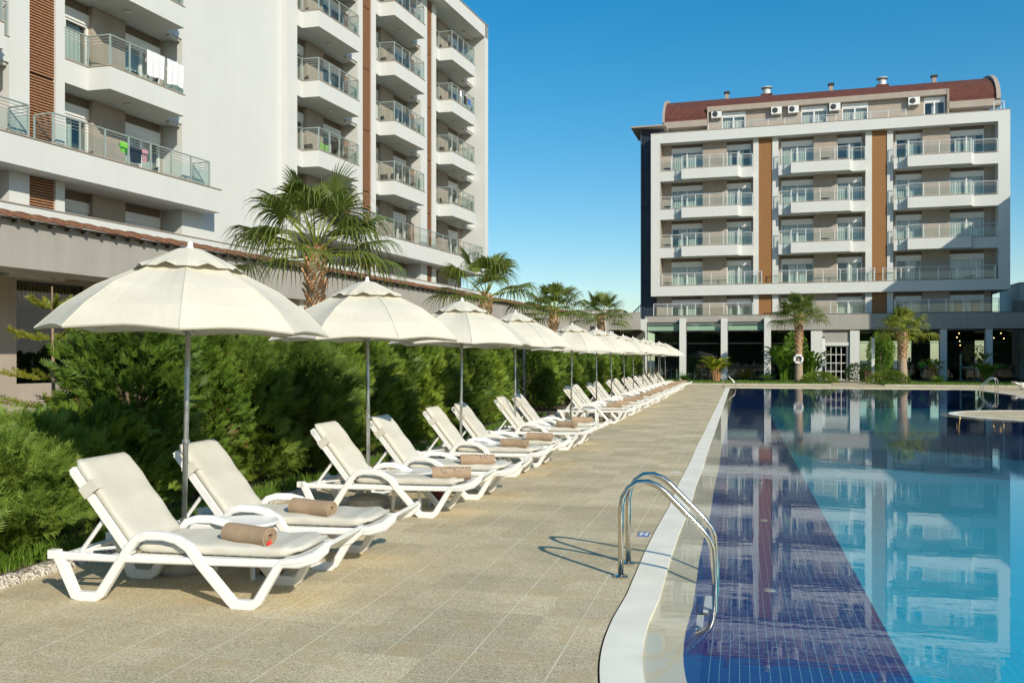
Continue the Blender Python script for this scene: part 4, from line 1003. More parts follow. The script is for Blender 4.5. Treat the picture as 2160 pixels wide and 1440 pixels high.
    st2 = MB(); slab(st2, s0, s0+.085, -.327, -.24, .080, .088); slab(st2, s0, s0+.085, -.330, -.3225, -.035, .088); st2.build('strap', M['cushion'], cb_)
    return t
LP = [(5.83, 3.5, -3.735), (7.02, 3.0, -3.72), (9.50, 2.0, -3.71), (10.84, 1.5, -3.60), (13.02, 1.2, -3.66), (14.28, 0.8, -3.62), (16.98, 0.5, -3.64), (18.28, 0.4, -3.62)]
far = [24.3, 25.7, 27.9, 29.3, 32.2, 34.3, 36.2, 38.4, 40.2, 42.2, 44.7, 47.2, 49.5, 51.6]
LP += [(v, rnd.uniform(-1.5, 1.5), -3.68 + rnd.uniform(-.05, .05)) for v in far]
first = make_lounger()
L_lab = {0: 'white resin sun lounger nearest the camera, under the towel with a red tag', 1: 'white sun lounger right behind the nearest one, with a second round table side', 2: 'white sun lounger with slipped cushion, third from the camera'}
loungers = []
for i, (ly, rz, lx) in enumerate(LP):
    lb = L_lab.get(i) or 'white sun lounger with cream cushion, %s in the row counted from the camera' % ordn(i)
    if i == 1: lb = 'white sun lounger right behind the nearest one, across the small round table'
    if i == 0: first.location = (lx, ly, 0); first.rotation_euler = (0, 0, R(rz)); first['label'] = lb; o = first
    else: o = dup(first, (lx, ly, 0), R(rz), lb)
    loungers.append(o)
dup(first, (15.9, 55.8, 0), R(182), 'white sun lounger by itself at the far right edge of the pool', 'lounger across the pool')

# rolled towels
def make_towel(seed=0):
    rr = random.Random(seed); mb = MB(); Lh = .21; pts = []
    turns = 3.2; n = 90
    for i in range(n+1):
        f = i/n; th = -math.pi/2 - .2 + f*turns*2*math.pi; r_ = .072 - .052*f + .0022*math.sin(f*40)
        pts.append((math.cos(th)*r_*1.08, .066+math.sin(th)*r_*.92))
    # thick spiral strip
    th_ = .0065
    outer = []; innerp = []
    for i, (x, z_) in enumerate(pts):
        a = Vector(pts[max(0, i-1)]); c = Vector(pts[min(n, i+1)]); t_ = (c-a).normalized(); nn = Vector((-t_.y, t_.x))
        outer.append((x-nn.x*th_, z_-nn.y*th_)); innerp.append((x+nn.x*th_*.7, z_+nn.y*th_*.7))
    for s_ in range(9):
        f = s_/8; y_ = -Lh+2*Lh*f; j = .004*math.sin(f*7+seed)
        for (x, z_) in outer+innerp[::-1]: mb.v.append((x+j, y_+ (x-.0)*.10 + rr.uniform(-.001, .001), z_+j*.4))
    m = 2*(n+1)
    for s_ in range(8):
        for j in range(m): a = s_*m+j; b_ = s_*m+(j+1) % m; mb.f.append((a, a+m, b_+m, b_))
    for e in (0, 8):
        for j in range(n): a = e*m+j; mb.f.append((a, a+1, e*m+m-2-j, e*m+m-1-j) if e else (e*m+m-1-j, e*m+m-2-j, a+1, a))
    return mb.build('rolled_towel', M['towel'], smooth=False)
tw = [make_towel(s) for s in range(3)]
towel_pos = [(.37, -.14, 110), (.26, -.15, 108), (.66, -.16, 78), (.46, -.18, 77), (.45, -.17, 104), (.52, -.22, 98), (.46, -.15, 114), (.5, -.12, 80)] + [(rnd.uniform(.42, .56), rnd.uniform(-.2, .0), rnd.uniform(75, 108)) for _ in range(14)]
extra = []
def place_on(lo, x, y_, z_): return lo.matrix_basis @ Vector((x, y_, z_))
for i, (tx, ty, ta) in enumerate(towel_pos):
    me = tw[i % 3]
    o = me if i < 3 else me.copy()
    if i >= 3: COL.objects.link(o)
    lo = loungers[i]; mw = Matrix.Translation(lo.location) @ Matrix.Rotation(lo.rotation_euler.z, 4, 'Z')
    o.location = mw @ Vector((tx, ty, .401)); o.rotation_euler = (0, 0, lo.rotation_euler.z + R(-ta+90) + R(-90))
    o.rotation_euler = (0, 0, lo.rotation_euler.z - R(ta))
    tag(o, 'rolled brown towel on the %s lounger from the camera' % ordn(i) if i else 'rolled brown towel showing a red tag, on the nearest lounger', 'towel', 'rolled towels on the loungers')
tgr = MB(); tgr.box(-.022, .022, -.002, .0, 0, .03); o = tgr.build('tag', M['tag_red'], tw[0]); o.location = (.02, .222, .018); o.rotation_euler = (0, R(20), 0)
# woven emblem and letters on towels three and four (bent round the roll)
def bent(name, pts2d, faces, par):
    mb = MB(); r_ = .0815
    for (a, b_) in pts2d:      # a along roll (y), b round the roll
        th = b_/r_; mb.v.append((math.sin(th)*r_*1.07+.0, a + math.sin(th)*r_*.10, .066+math.cos(th)*r_*.93+.0015))
    mb.f = faces; return mb.build(name, M['towel_pale'], par)
def emblem(par, flip=1):
    P = []; F_ = []
    def quad(q): i = len(P); P.extend(q); F_.append((i, i+1, i+2, i+3))
    n = 28
    for i in range(n):
        a0, a1 = 2*math.pi*i/n, 2*math.pi*(i+1)/n
        for (ri, ro) in ((.052, .060),):
            quad([(-.05+math.cos(a0)*ri, .065+math.sin(a0)*ri), (-.05+math.cos(a0)*ro, .065+math.sin(a0)*ro), (-.05+math.cos(a1)*ro, .065+math.sin(a1)*ro), (-.05+math.cos(a1)*ri, .065+math.sin(a1)*ri)])
    for i in range(6):
        a0 = R(20+i*20); a1 = a0+R(12)
        quad([(-.05+math.cos(a0)*.012, .065+math.sin(a0)*.012), (-.05+math.cos(a0)*.044, .065+math.sin(a0)*.044), (-.05+math.cos(a1)*.044, .065+math.sin(a1)*.044), (-.05+math.cos(a1)*.012, .065+math.sin(a1)*.012)])
    # letters V O
    def bar(p, q, w_=.009):
        a = Vector(p); c = Vector(q); t_ = (c-a).normalized(); nn = Vector((-t_.y, t_.x))*w_/2
        k = 4
        for j in range(k):
            s0, s1 = a.lerp(c, j/k), a.lerp(c, (j+1)/k); quad([tuple(s0+nn), tuple(s1+nn), tuple(s1-nn), tuple(s0-nn)])
    y0, y1 = .035, .095
    bar((.035, y0), (.055, y1)); bar((.055, y1), (.078, y0))
    cx, cy = .115, .065
    for i in range(14):
        a0, a1 = 2*math.pi*i/14, 2*math.pi*(i+1)/14
        quad([(cx+math.cos(a0)*.018, cy+math.sin(a0)*.024), (cx+math.cos(a0)*.027, cy+math.sin(a0)*.034), (cx+math.cos(a1)*.027, cy+math.sin(a1)*.034), (cx+math.cos(a1)*.018, cy+math.sin(a1)*.024)])
    return P, F_
P_, F_ = emblem(None)
for i in (2, 3):
    o = [q for q in COL.objects if q.name.startswith('rolled_towel') and q['label'].find(ordn(i)+' lounger') > 0][0]
    bent('emblem', P_, F_, o)
    o.rotation_euler.z += 0.0

# ---------------------------------------------------------------- umbrellas
def make_umbrella(seed):
    rr = random.Random(seed)
    t = thing('parasol', '', 'parasol', (0, 0, 0), 0, 'cream parasols along the hedge')
    prof = [(0.05, 2.53), (.2, 2.49), (.42, 2.405), (.70, 2.27), (.94, 2.10), (1.125, 1.92)]
    V = []; F_ = []; n = 64; m = len(prof)
    for k, (r_, z_) in enumerate(prof):
        for j in range(n):
            f = (j % 8)/8.0; a = 2*math.pi*j/n; s_ = math.sin(f*math.pi)
            rk = r_*(math.cos(math.pi/8)/math.cos((f-.5)*math.pi/4)); rk = rk*(1-.025*s_*(k/5))
            zz = z_ - .022*s_*(k in (2, 3)) + (.028*s_ if k == 5 else 0) + rr.uniform(-.002, .002)
            V.append((rk*math.cos(a), rk*math.sin(a), zz))
    for k in range(m-1):
        for j in range(n): a = k*n+j; c = k*n+(j+1) % n; F_.append((a, a+n, c+n, c))
    V2 = V[(m-1)*n:]; i0 = len(V)
    for (x, y_, z_) in V2: V.append((x*.992, y_*.992, z_-.012))      # hem
    for j in range(n): a = (m-1)*n+j; c = (m-1)*n+(j+1) % n; F_.append((a, i0+j, i0+(j+1) % n, c))
    mb = MB(); mb.v = V; mb.f = F_; cano = mb.build('canopy', M['canvas'], t, smooth=False)
    # seams along the ribs
    sm = MB()
    for j in range(8): sm.tube([(V[k*n+j*8][0], V[k*n+j*8][1], V[k*n+j*8][2]+.001) for k in range(1, m)], .005, 4)
    sm.build('seam', M['canvas'], cano)
    # vent cap with arched openings
    pc = [(0.04, 2.60), (.10, 2.592), (.21, 2.54), (.32, 2.487), (.43, 2.422)]
    cb_ = MB()
    for k, (r_, z_) in enumerate(pc):
        for j in range(n):
            f = (j % 8)/8.0; a = 2*math.pi*j/n; s_ = math.sin(f*math.pi); rk = r_*(math.cos(math.pi/8)/math.cos((f-.5)*math.pi/4))
            arch = .030*max(0, math.sin((f-.3)/.4*math.pi)) if (k == 4 and .3 < f < .7) else 0
            cb_.v.append((rk*math.cos(a), rk*math.sin(a), z_+arch))
    for k in range(len(pc)-1):
        for j in range(n): a = k*n+j; c = k*n+(j+1) % n; cb_.f.append((a, a+n, c+n, c))
    cb_.build('vent_cap', M['canvas'], t)
    MB().lathe([(.045, 2.585), (.03, 2.61), (.022, 2.615), (.022, 2.64), (.014, 2.655), (.002, 2.66)], 12).build('finial', M['plastic'], t, smooth=True)
    rb_ = MB()
    for j in range(8):
        a = 2*math.pi*j/8; rb_.tube([(r_*.97*math.cos(a), r_*.97*math.sin(a), z_-.062) for r_, z_ in prof[1:-1]]+[(1.04*math.cos(a), 1.04*math.sin(a), 1.945)], .009, 5)
        rb_.tube([(.03*math.cos(a), .03*math.sin(a), 1.93), (.68*math.cos(a), .68*math.sin(a), 2.19)], .008, 5)
    rb_.build('ribs', M['steel'], t)
    MB().tube([(0, 0, 0.2), (0, 0, 2.58)], .0215, 14).build('pole', M['galv'], t, smooth=True)
    mb = MB().lathe([(.03, 1.92), (.045, 1.925), (.045, 1.98), (.03, 1.985)], 14); mb.build('collar', M['galv'], t); MB().lathe([(.028, 1.02), (.032, 1.025), (.032, 1.05), (.028, 1.055)], 12).build('collar', M['galv'], t)
    MB().lathe([(.24, 0), (.25, .03), (.235, .10), (.16, .135), (.05, .145), (.04, .15)], 24).build('base', M['concrete'], t)
    MB().tube([(0, 0, .14), (0, 0, .42)], .03, 12).build('socket', M['galv'], t)
    return t
um = [make_umbrella(s) for s in (1, 2)]
UY = [6.42, 9.72, 13.3, 16.85, 23.1, 26.7, 30.6, 34.1, 37.4, 40.8, 44.5, 47.6, 50.0, 52.5]
U_lab = {0: 'large cream parasol nearest the camera', 1: 'second cream parasol from the camera, with a dark stitched tear'}
uloc = []
for i, uy in enumerate(UY):
    x = -4.20 + (rnd.uniform(-.06, .06) if i > 3 else (-.17, .03, .02, 0)[i])
    tilt = ((.3, 1.2), (0, -.4), (-.5, .6), (-.3, .4))[i] if i < 4 else (rnd.uniform(-1.6, 1.6), rnd.uniform(-1.6, 1.6))
    rot = (R(tilt[0]), R(tilt[1]), R(31 + (0, 9, -6, 14)[i % 4]))
    lb = U_lab.get(i) or 'cream parasol, %s in the row counted from the camera' % ordn(i)
    if i < 2: o = um[i]; o.location = (x, uy, 0); o.rotation_euler = rot; o['label'] = lb
    else: o = dup(um[i % 2], (x, uy, 0), None, lb, rot=rot)
    uloc.append((x, uy))
# small round resin tables, one per parasol
tb = thing('side_table', 'low round white table beside the nearest parasol pole', 'side table', (0, 0, 0), 0, 'low white tables between loungers')
mb = MB().lathe([(.02, .392), (.25, .392), (.262, .400), (.27, .415), (.262, .424), (.24, .420), (.02, .418)], 32); mb.build('table_top', M['plastic'], tb, smooth=True)
for k in range(4):
    a = R(45+90*k); MB().tube([(.20*math.cos(a), .20*math.sin(a), .395), (.21*math.cos(a), .21*math.sin(a), .2), (.235*math.cos(a), .235*math.sin(a), .0)], [.028, .024, .018], 8).build('leg', M['plastic'], tb)
for i, (x, uy) in enumerate(uloc):
    q = (x+.52+(.0 if i else .04), uy+(.02 if i else .0), 0)
    if i == 0: tb.location = q
    else: dup(tb, q, None, 'low round white table beside the %s parasol from the camera' % ordn(i))
rb = thing('bucket', 'red plastic bucket half hidden under the nearest lounger pair', 'bucket', (-3.62, 6.50, 0), 0, 'red buckets under the tables')
MB().lathe([(.09, 0), (.12, .22), (.13, .225), (.125, .23), (.11, .22), (.085, .02)], 20).build('tub', M['red_plastic'], rb, smooth=True)
MB().tube([(.125*math.cos(a), .02, .22-.05*abs(math.sin(a))) for a in [math.pi*k/8 for k in range(9)]], .004, 5).build('handle', M['steel'], rb)
for i, (x, y_, lb) in enumerate(((-3.45, 10.05, 'red bucket in the shade between the third and fourth loungers'), (-3.6, 25.0, 'red bucket under the pair of loungers beyond the gap in the hedge'))): dup(rb, (x, y_, 0), None, lb)

# ---------------------------------------------------------------- pool ladders
def ladder(name, label, loc, rz, s=1.0):
    t = thing(name, label, 'pool ladder', loc, rz, 'steel pool ladders')
    for yo in (0, .48):
        pts = []
        key = [(0, 0), (0, .54), (.015, .62), (.06, .70), (.13, .745), (.21, .75), (.28, .725), (.34, .68), (.62, .40), (.675, .33), (.70, .26), (.72, 0), (.72, -.20), (.70, -.30), (.64, -.37), (.55, -.41), (.50, -.415)]
        MB().tube([(x, yo, z_) for x, z_ in key], .0225, 14).build('rail', M['steel'], t, smooth=True)
        MB().lathe([(.06, 0.002), (.06, .010), (.045, .018), (.025, .020)], 20, 0, yo).build('flange', M['steel'], t)
    for z_, x in ((-.22, .70), (-.38, .60)): MB().box(x-.07, x+.02, .02, .46, z_-.02, z_).build('step', M['post_white'], t)
    return t
ld = ladder('pool_ladder', 'stainless steel pool ladder in the foreground on the near left edge', (-.90, 7.04, 0), 0)
dup(ld, (-.95, 55.0, 0), R(0), 'stainless steel pool ladder at the far left corner of the pool')
dup(ld, (12.95, 51.8, 0), R(180), 'stainless steel pool ladder at the far right of the pool')

# depth markers and floor inlets
mk = MB().box(-.052, .052, -.10, .10, .001, .006).build('depth_marker', M['blue_cloth']); mk.location = (-.90, 8.80, 0); mk.rotation_euler = (0, 0, 0)
tag(mk, 'small blue and white depth tile on the deck beyond the near ladder', 'depth marker')
MB().box(-.040, -.012, -.075, .075, .0065, .0075).box(.012, .040, -.075, .075, .0065, .0075).box(-.0119, .0119, -.02, .02, .0065, .0075).build('numeral', M['post_white'], mk)
o = MB().box(-.05, .05, -.06, .06, .001, .005).build('depth_marker', M['post_white']); o.location = (-.92, 13.8, 0); tag(o, 'small white tile on the deck farther along the pool edge', 'depth marker')
for i, (px, py) in enumerate(((1610, 1097), (1622, 1244), (1603, 1018))):
    a_ = (px-1080)/1900; b_ = (758-py)/1900; t_ = (-1.095-1.7)/b_; th = math.atan(480/1900)
    X = t_*(a_*math.cos(th)-math.sin(th)); Y = t_*(a_*math.sin(th)+math.cos(th))
    if i == 0: X0_, Y0_ = X, Y
    o = MB().lathe([(.0, .02), (.04, .02), (.07, .012), (.08, 0)], 20).build('pool_inlet', M['rail']); o.location = (X, Y, -1.098); tag(o, 'round pale inlet on the navy pool floor, %s' % ['middle one of three', 'nearest of three', 'farthest of three'][i], 'pool inlet', 'inlets in the navy lane')

# ---------------------------------------------------------------- vegetation
def frames(D, rg):
    """orthonormal frames for direction array D (n,3): returns D, S(side), N"""
    D = D/np.linalg.norm(D, axis=1, keepdims=True)
    r_ = rg.normal(size=D.shape); S = np.cross(D, r_); S /= np.linalg.norm(S, axis=1, keepdims=True)+1e-9
    return D, S, np.cross(S, D)
def sprays(P, D, size, rg, nl=5, wid=0.16, ang=0.75, droop=0.25):
    """flat feathery branchlets: main triangle + nl pairs of leaflets"""
    D, S, N = frames(D, rg); n = len(P); T = []
    L = size[:, None]
    def add(a, b_, c): T.append(np.stack([a, b_, c], 1))
    tip = P + D*L - N*L*droop*0.5
    add(P - S*L*0.03, P + S*L*0.03, tip)
    for k in range(nl):
        f = 0.15 + 0.75*k/nl; base = P + D*L*f - N*L*droop*0.5*f*f; ll = L*(0.46*(1-f*0.72))
        for sg in (-1, 1):
            jit = rg.normal(0, 0.18, (n, 1)); dd = D*math.cos(ang) + S*sg*math.sin(ang) + N*jit; 
            e = base + dd*ll; pw = np.cross(dd, N); pw /= np.linalg.norm(pw, axis=1, keepdims=True)+1e-9
            add(base - pw*ll*wid, base + pw*ll*wid, e)
    V = np.concatenate(T, 0).reshape(-1, 3); F_ = np.arange(len(V)).reshape(-1, 3)
    return V, F_
def shrub_mesh(name, mat, seed, n=1500, h=1.95, r=0.62, size=(0.11, 0.2), nl=5, par=None, low=0.05, lump=0.28, shape='col', wid=0.16, droop=.25, upk=0.55):
    rg = np.random.default_rng(seed)
    th = rg.uniform(0, 2*np.pi, n); zf = rg.uniform(low, 1.0, n)**0.9
    if shape == 'col': pr = np.where(zf < .65, 0.78+0.30*np.sin(zf/.65*np.pi*.62), 1.05*np.sqrt(np.clip(1-((zf-.62)/.40)**2, 0.02, 1)))
    elif shape == 'mound': pr = np.sqrt(np.clip(1-zf**2, 0.02, 1))
    else: pr = np.sqrt(np.clip(1-((zf-.5)/.52)**2, 0.03, 1))
    ph = rg.uniform(0, 6.28, 8)
    l_ = 1 + lump*(np.sin(3*th+ph[0]+zf*4)*.35 + np.sin(5*th+ph[1]-zf*9)*.25 + np.sin(2*th+ph[2]+zf*13)*.3 + np.sin(7*th+ph[3]+zf*17)*.2)
    depth = 1 - np.abs(rg.normal(0, 0.16, n)); deep = rg.random(n) < .22; depth[deep] *= rg.uniform(.35, .9, deep.sum())
    rad = r*pr*l_*depth
    P = np.stack([rad*np.cos(th), rad*np.sin(th), zf*h*(1+.05*np.sin(4*th+ph[4]))], 1)
    D = np.stack([np.cos(th), np.sin(th), np.full(n, upk)+zf*.5], 1) + rg.normal(0, .38, (n, 3))
    V, F_ = sprays(P, D, rg.uniform(size[0], size[1], n), rg, nl, wid, droop=droop)
    return npmesh(name, V, F_, mat, par)
def trunk_mb(seed, h, r0, n=4, spread=.25):
    rr = random.Random(seed); mb = MB()
    mb.tube([(0, 0, 0), (rr.uniform(-.03, .03), rr.uniform(-.03, .03), h*.4), (rr.uniform(-.06, .06), rr.uniform(-.06, .06), h*.9)], [r0, r0*.7, r0*.25], 7)
    for k in range(n*4):
        a = rr.uniform(0, 6.28); z_ = rr.uniform(.1, .75)*h; l_ = spread*rr.uniform(.7, 1.5)
        mb.tube([(0, 0, z_), (math.cos(a)*l_*.5, math.sin(a)*l_*.5, z_+l_*.35), (math.cos(a)*l_, math.sin(a)*l_, z_+l_*.9)], [r0*.35, r0*.22, r0*.08], 5)
    return mb
protos = []
def shrub_proto(kind, seed):
    t = thing('conifer_shrub', '', 'conifer shrub', (0, 0, 0), 0, 'conifer shrubs of the long hedge')
    if kind == 'a': shrub_mesh('crown', M['thuja'], seed, 2300, 2.0, .56, (.13, .25), 6, t, lump=.34, wid=.19)
    elif kind == 'b': shrub_mesh('crown', M['thuja_dark'], seed, 2100, 2.05, .56, (.13, .26), 6, t, lump=.42, wid=.19)
    elif kind == 'c': shrub_mesh('crown', M['cypress'], seed, 2300, 1.8, .72, (.20, .38), 8, t, lump=.42, wid=.11, droop=.5)
    elif kind == 'd': shrub_mesh('crown', M['cypress'], seed, 2300, 1.2, .80, (.18, .36), 8, t, lump=.45, wid=.11, droop=.5, shape='oval')
    elif kind == 'e': shrub_mesh('crown', M['thuja'], seed, 1700, 1.2, .72, (.14, .28), 6, t, lump=.45, wid=.18)
    if kind in 'abc': shrub_mesh('dead_foliage', M['rust_leaf'], seed+7, 90, 1.8, .56, (.10, .2), 4, t)
    trunk_mb(seed, 1.5 if kind in 'abc' else .9, .045, 5, .32).build('trunk', M['bark'], t)
    return t
pr_ = {k: [shrub_proto(k, 100*ord(k)+i) for i in range(2)] for k in 'abcde'}
used = set()
# kind per position along the hedge
rows = [(1.8, -6.3, 'd'), (2.9, -6.1, 'e'), (3.9, -6.35, 'd'), (4.75, -6.2, 'e'), (5.5, -6.45, 'd'), (6.25, -6.15, 'd'), (6.9, -6.5, 'd'), (7.6, -6.3, 'e'),
        (8.35, -6.3, 'b'), (8.95, -6.6, 'b'), (9.5, -6.35, 'b'), (10.0, -6.5, 'a'), (10.7, -6.45, 'c'), (11.5, -6.2, 'c'), (12.3, -6.3, 'c'), (13.1, -6.4, 'a'), (13.9, -6.35, 'b'),
        (14.7, -6.3, 'a'), (15.5, -6.4, 'b'), (16.3, -6.3, 'a'), (17.1, -6.35, 'a'), (17.9, -6.3, 'b'), (18.8, -6.35, 'a'), (19.7, -6.3, 'b'), (20.6, -6.4, 'a'), (21.5, -6.3, 'a'), (22.4, -6.35, 'b'), (23.3, -6.4, 'a')]
yv = 27.9
while yv < 56: rows.append((yv, -6.4+rnd.uniform(-.12, .12), rnd.choice('abac' if yv < 32 else 'aab'))); yv += 1.0
kname = {'a': 'bright green conifer shrub', 'b': 'dark green conifer shrub', 'c': 'feathery pale green conifer shrub', 'd': 'low feathery blue green conifer shrub', 'e': 'low bushy green conifer shrub'}
for i, (yy_, xx_, k) in enumerate(rows):
    lb = '%s, %s plant of the hedge counted from the near end' % (kname[k], ordn(i))
    p = pr_[k][i % 2]; sc_ = rnd.uniform(.86, 1.08)*(.86 if k in 'de' else 1)
    if k in 'ab' and yy_ > 26: sc_ *= 1.0
    if p.name not in used:
        used.add(p.name); p.location = (xx_, yy_, .04); p.rotation_euler = (0, 0, rnd.uniform(0, 6.28)); p.scale = (sc_, sc_, sc_*rnd.uniform(.95, 1.04)); p['label'] = lb
    else: dup(p, (xx_, yy_, .04), rnd.uniform(0, 6.28), lb, scale=(sc_, sc_, sc_*rnd.uniform(.95, 1.04)))
for pl in pr_.values():
    for p in pl:
        if p.name not in used:
            for c in list(p.children): bpy.data.objects.remove(c)
            bpy.data.objects.remove(p)
# low filler plants at the foot of the hedge
def leaf_blades(name, mat, n, seed, L=(.25, .5), wd=.02, spread=.15, curve=.6, par=None, up=1.2, segs=3, r0=.03):
    rg = np.random.default_rng(seed); th = rg.uniform(0, 2*np.pi, n); tilt = rg.uniform(.1, 1.0, n)*spread*6
    D = np.stack([np.cos(th)*tilt, np.sin(th)*tilt, np.full(n, up)], 1); D /= np.linalg.norm(D, axis=1, keepdims=True)
    H = np.stack([np.cos(th), np.sin(th), np.zeros(n)], 1); S = np.cross(D, H); S = np.stack([-np.sin(th), np.cos(th), np.zeros(n)], 1)
    Ls = rg.uniform(L[0], L[1], n)[:, None]; P = H*rg.uniform(0, 1, n)[:, None]*r0; V = []
    for k in range(segs+1):
        f = k/segs; c = P + D*Ls*f + H*Ls*curve*f*f*.6 - np.array([0, 0, 1])*Ls*curve*f*f*.45
        w_ = wd*math.sin(math.pi*min(.97, .18+.8*f))**.8
        V += [c - S*w_*(1-f*.15), c + S*w_*(1-f*.15)]
    V = np.stack(V, 1); m = V.shape[1]; V = V.reshape(-1, 3); F_ = []
    base = np.arange(n)[:, None]*m
    for k in range(segs): F_.append(base + np.array([[2*k, 2*k+1, 2*k+3, 2*k+2]]))
    return npmesh(name, V, np.concatenate(F_, 0), mat, par)
# grass and weeds along the bed edge (uncountable)
rg = np.random.default_rng(4); n = 15000
yy_ = 2.0 + (rg.random(n)**1.5)*24; xx_ = -5.5 - np.abs(rg.normal(0, .16, n)); th = rg.uniform(0, 6.28, n)
dens = (np.sin(yy_*2.1)+np.sin(yy_*5.3+1)+rg.normal(0, .8, n)) > -.9; yy_, xx_, th = yy_[dens], xx_[dens], th[dens]; n = len(yy_)
L_ = rg.uniform(.06, .19, n)[:, None]; P = np.stack([xx_, yy_, np.full(n, .045)], 1); lean = np.stack([np.cos(th), np.sin(th), np.zeros(n)], 1); S = np.stack([-np.sin(th), np.cos(th), np.zeros(n)], 1)
V = np.stack([P-S*.003, P+S*.003, P+np.array([0, 0, .6])*L_+lean*L_*.2+S*.0025, P+np.array([0, 0, .6])*L_+lean*L_*.2-S*.0025, P+np.array([0, 0, .95])*L_+lean*L_*.6], 1)
Fq = np.arange(n)[:, None]*5
V = V.reshape(-1, 3); F_ = np.concatenate([Fq+np.array([[0, 1, 2]]), Fq+np.array([[0, 2, 3]]), Fq+np.array([[3, 2, 4]])], 0)
tag(npmesh('grass', V, F_, M['grass']), 'green grass blades along the pebble kerb under the hedge', 'grass', kind='stuff')
wd_ = []
for i, (x, y_) in enumerate(((-5.62, 4.55), (-5.58, 4.95), (-5.66, 5.35), (-5.62, 6.2), (-5.66, 7.3), (-5.6, 8.35), (-5.62, 9.0), (-5.64, 11.4), (-5.6, 12.2))):
    if i < 3:
        o = leaf_blades('weed', M['broad'], 16, 20+i, (.16, .32), .034, .16, .8, r0=.03, up=.8); o.location = (x, y_, .04); wd_.append(o)
    else: o = wd_[i % 3].copy(); COL.objects.link(o); o.location = (x, y_, .04); o.rotation_euler = (0, 0, i*1.3); o.scale = (.8, .8, .8)
    tag(o, 'broad leaved weed at the kerb, %s from the near end' % ordn(i), 'weed', 'weeds along the kerb')

# sapling with whorled branches behind the low shrubs
sp_ = thing('whorled_sapling', 'young sapling with flat yellow tipped whorls, at the left edge of the nearest parasol', 'sapling', (-7.30, 8.33, .05))
mb = MB().tube([(0, 0, 0), (.02, 0, 1.2), (.0, .0, 2.45)], [.03, .022, .008], 7); mb.build('trunk', M['bare_twig'], sp_)
rg = np.random.default_rng(9); Ps, Ds = [], []
for zi, ln in ((.75, .5), (1.12, .62), (1.42, .55), (1.85, .50), (2.2, .22)):
    for k in range(6):
        a = k*1.047+zi*3+rg.uniform(-.2, .2)
        for f in np.linspace(.2, 1, 22):
            for q in range(3): Ps.append((math.cos(a)*ln*f, math.sin(a)*ln*f, zi+.10*f*f)); Ds.append((math.cos(a)*.5+rg.normal(0, .25), math.sin(a)*.5+rg.normal(0, .25), .75+rg.normal(0, .3)))
V, F_ = sprays(np.array(Ps), np.array(Ds), rg.uniform(.06, .11, len(Ps)), rg, 2, .2); npmesh('branches', V, F_, M['yellow_leaf'], sp_)
shrub_mesh('brown_shrub_crown', M['rust_leaf'], 77, 260, 2.1, .45, (.10, .2), 4); o = bpy.data.objects['brown_shrub_crown']; o.name = 'thin_shrub'; o.location = (-7.3, 13.4, .05); tag(o, 'sparse brownish shrub rising behind the hedge between the first two parasols', 'shrub')

# gap in the hedge: iron gate and posts with bare shrubs
gt = thing('iron_gate', 'dark iron gate in the gap of the hedge', 'gate', (-6.6, 24.6, 0.03))
mb = MB().box(-.03, .03, 0, .05, 0, 1.25).box(-.03, .03, 1.1, 1.15, 0, 1.25).box(-.02, .02, .05, 1.1, 1.18, 1.24).box(-.02, .02, .05, 1.1, .1, .16)
for k in range(9): mb.box(-.012, .012, .13+k*.11, .15+k*.11, .16, 1.18)
mb.build('gate_leaf', M['dark_metal'], gt); MB().box(-.05, .05, -.08, -.01, 0, 1.45).box(-.05, .05, 1.17, 1.25, 0, 1.45).build('post', M['dark_metal'], gt)
pn = thing('metal_cabinet', 'dark green metal cabinet standing in the gap of the hedge beside the gate', 'cabinet', (-6.75, 26.0, .03))
MB().box(-.2, .2, 0, .8, 0, 1.35).build('casing', M['dark_metal'], pn); MB().box(.2, .215, .05, .75, .1, 1.3).build('door', M['navy_metal'], pn)
ps = MB().box(-.04, .04, -.04, .04, 0, 2.15).build('fence_post', M['dark_metal']); ps.location = (-6.5, 27.3, .03); tag(ps, 'tall dark post at the far side of the hedge gap', 'post')
for i, (x, y_) in enumerate(((-7.6, 25.6), (-7.4, 26.8), (-8.3, 23.6), (-8.2, 24.6))):
    t = thing('bare_shrub', 'leafless twiggy shrub in the hedge gap, %s' % ['behind the cabinet', 'beside the tall post', 'farther back on the left', 'farther back in the middle'][i], 'shrub', (x, y_, .04), 0, 'bare shrubs behind the gate')
    rr = random.Random(i); mb = MB()
    for k in range(9):
        a = rr.uniform(0, 6.28); l_ = rr.uniform(1.3, 2.3); sp2 = rr.uniform(.15, .5); p0 = Vector((0, 0, 0)); pts = [p0]
        for q in range(4): pts.append(Vector((math.cos(a)*sp2*(q+1)/4+rr.uniform(-.06, .06), math.sin(a)*sp2*(q+1)/4+rr.uniform(-.06, .06), l_*(q+1)/4)))
        mb.tube(pts, [.035, .028, .02, .014, .006], 6)
        for q in range(3): b_ = pts[2].lerp(pts[3], rr.random()); mb.tube([b_, b_+Vector((rr.uniform(-.3, .3), rr.uniform(-.3, .3), rr.uniform(.2, .5)))], [.012, .004], 4)
    mb.build('branches', M['bare_twig'], t); shrub_mesh('leaves', M['rust_leaf'], 40+i, 120, 1.8, .5, (.07, .13), 3, t)

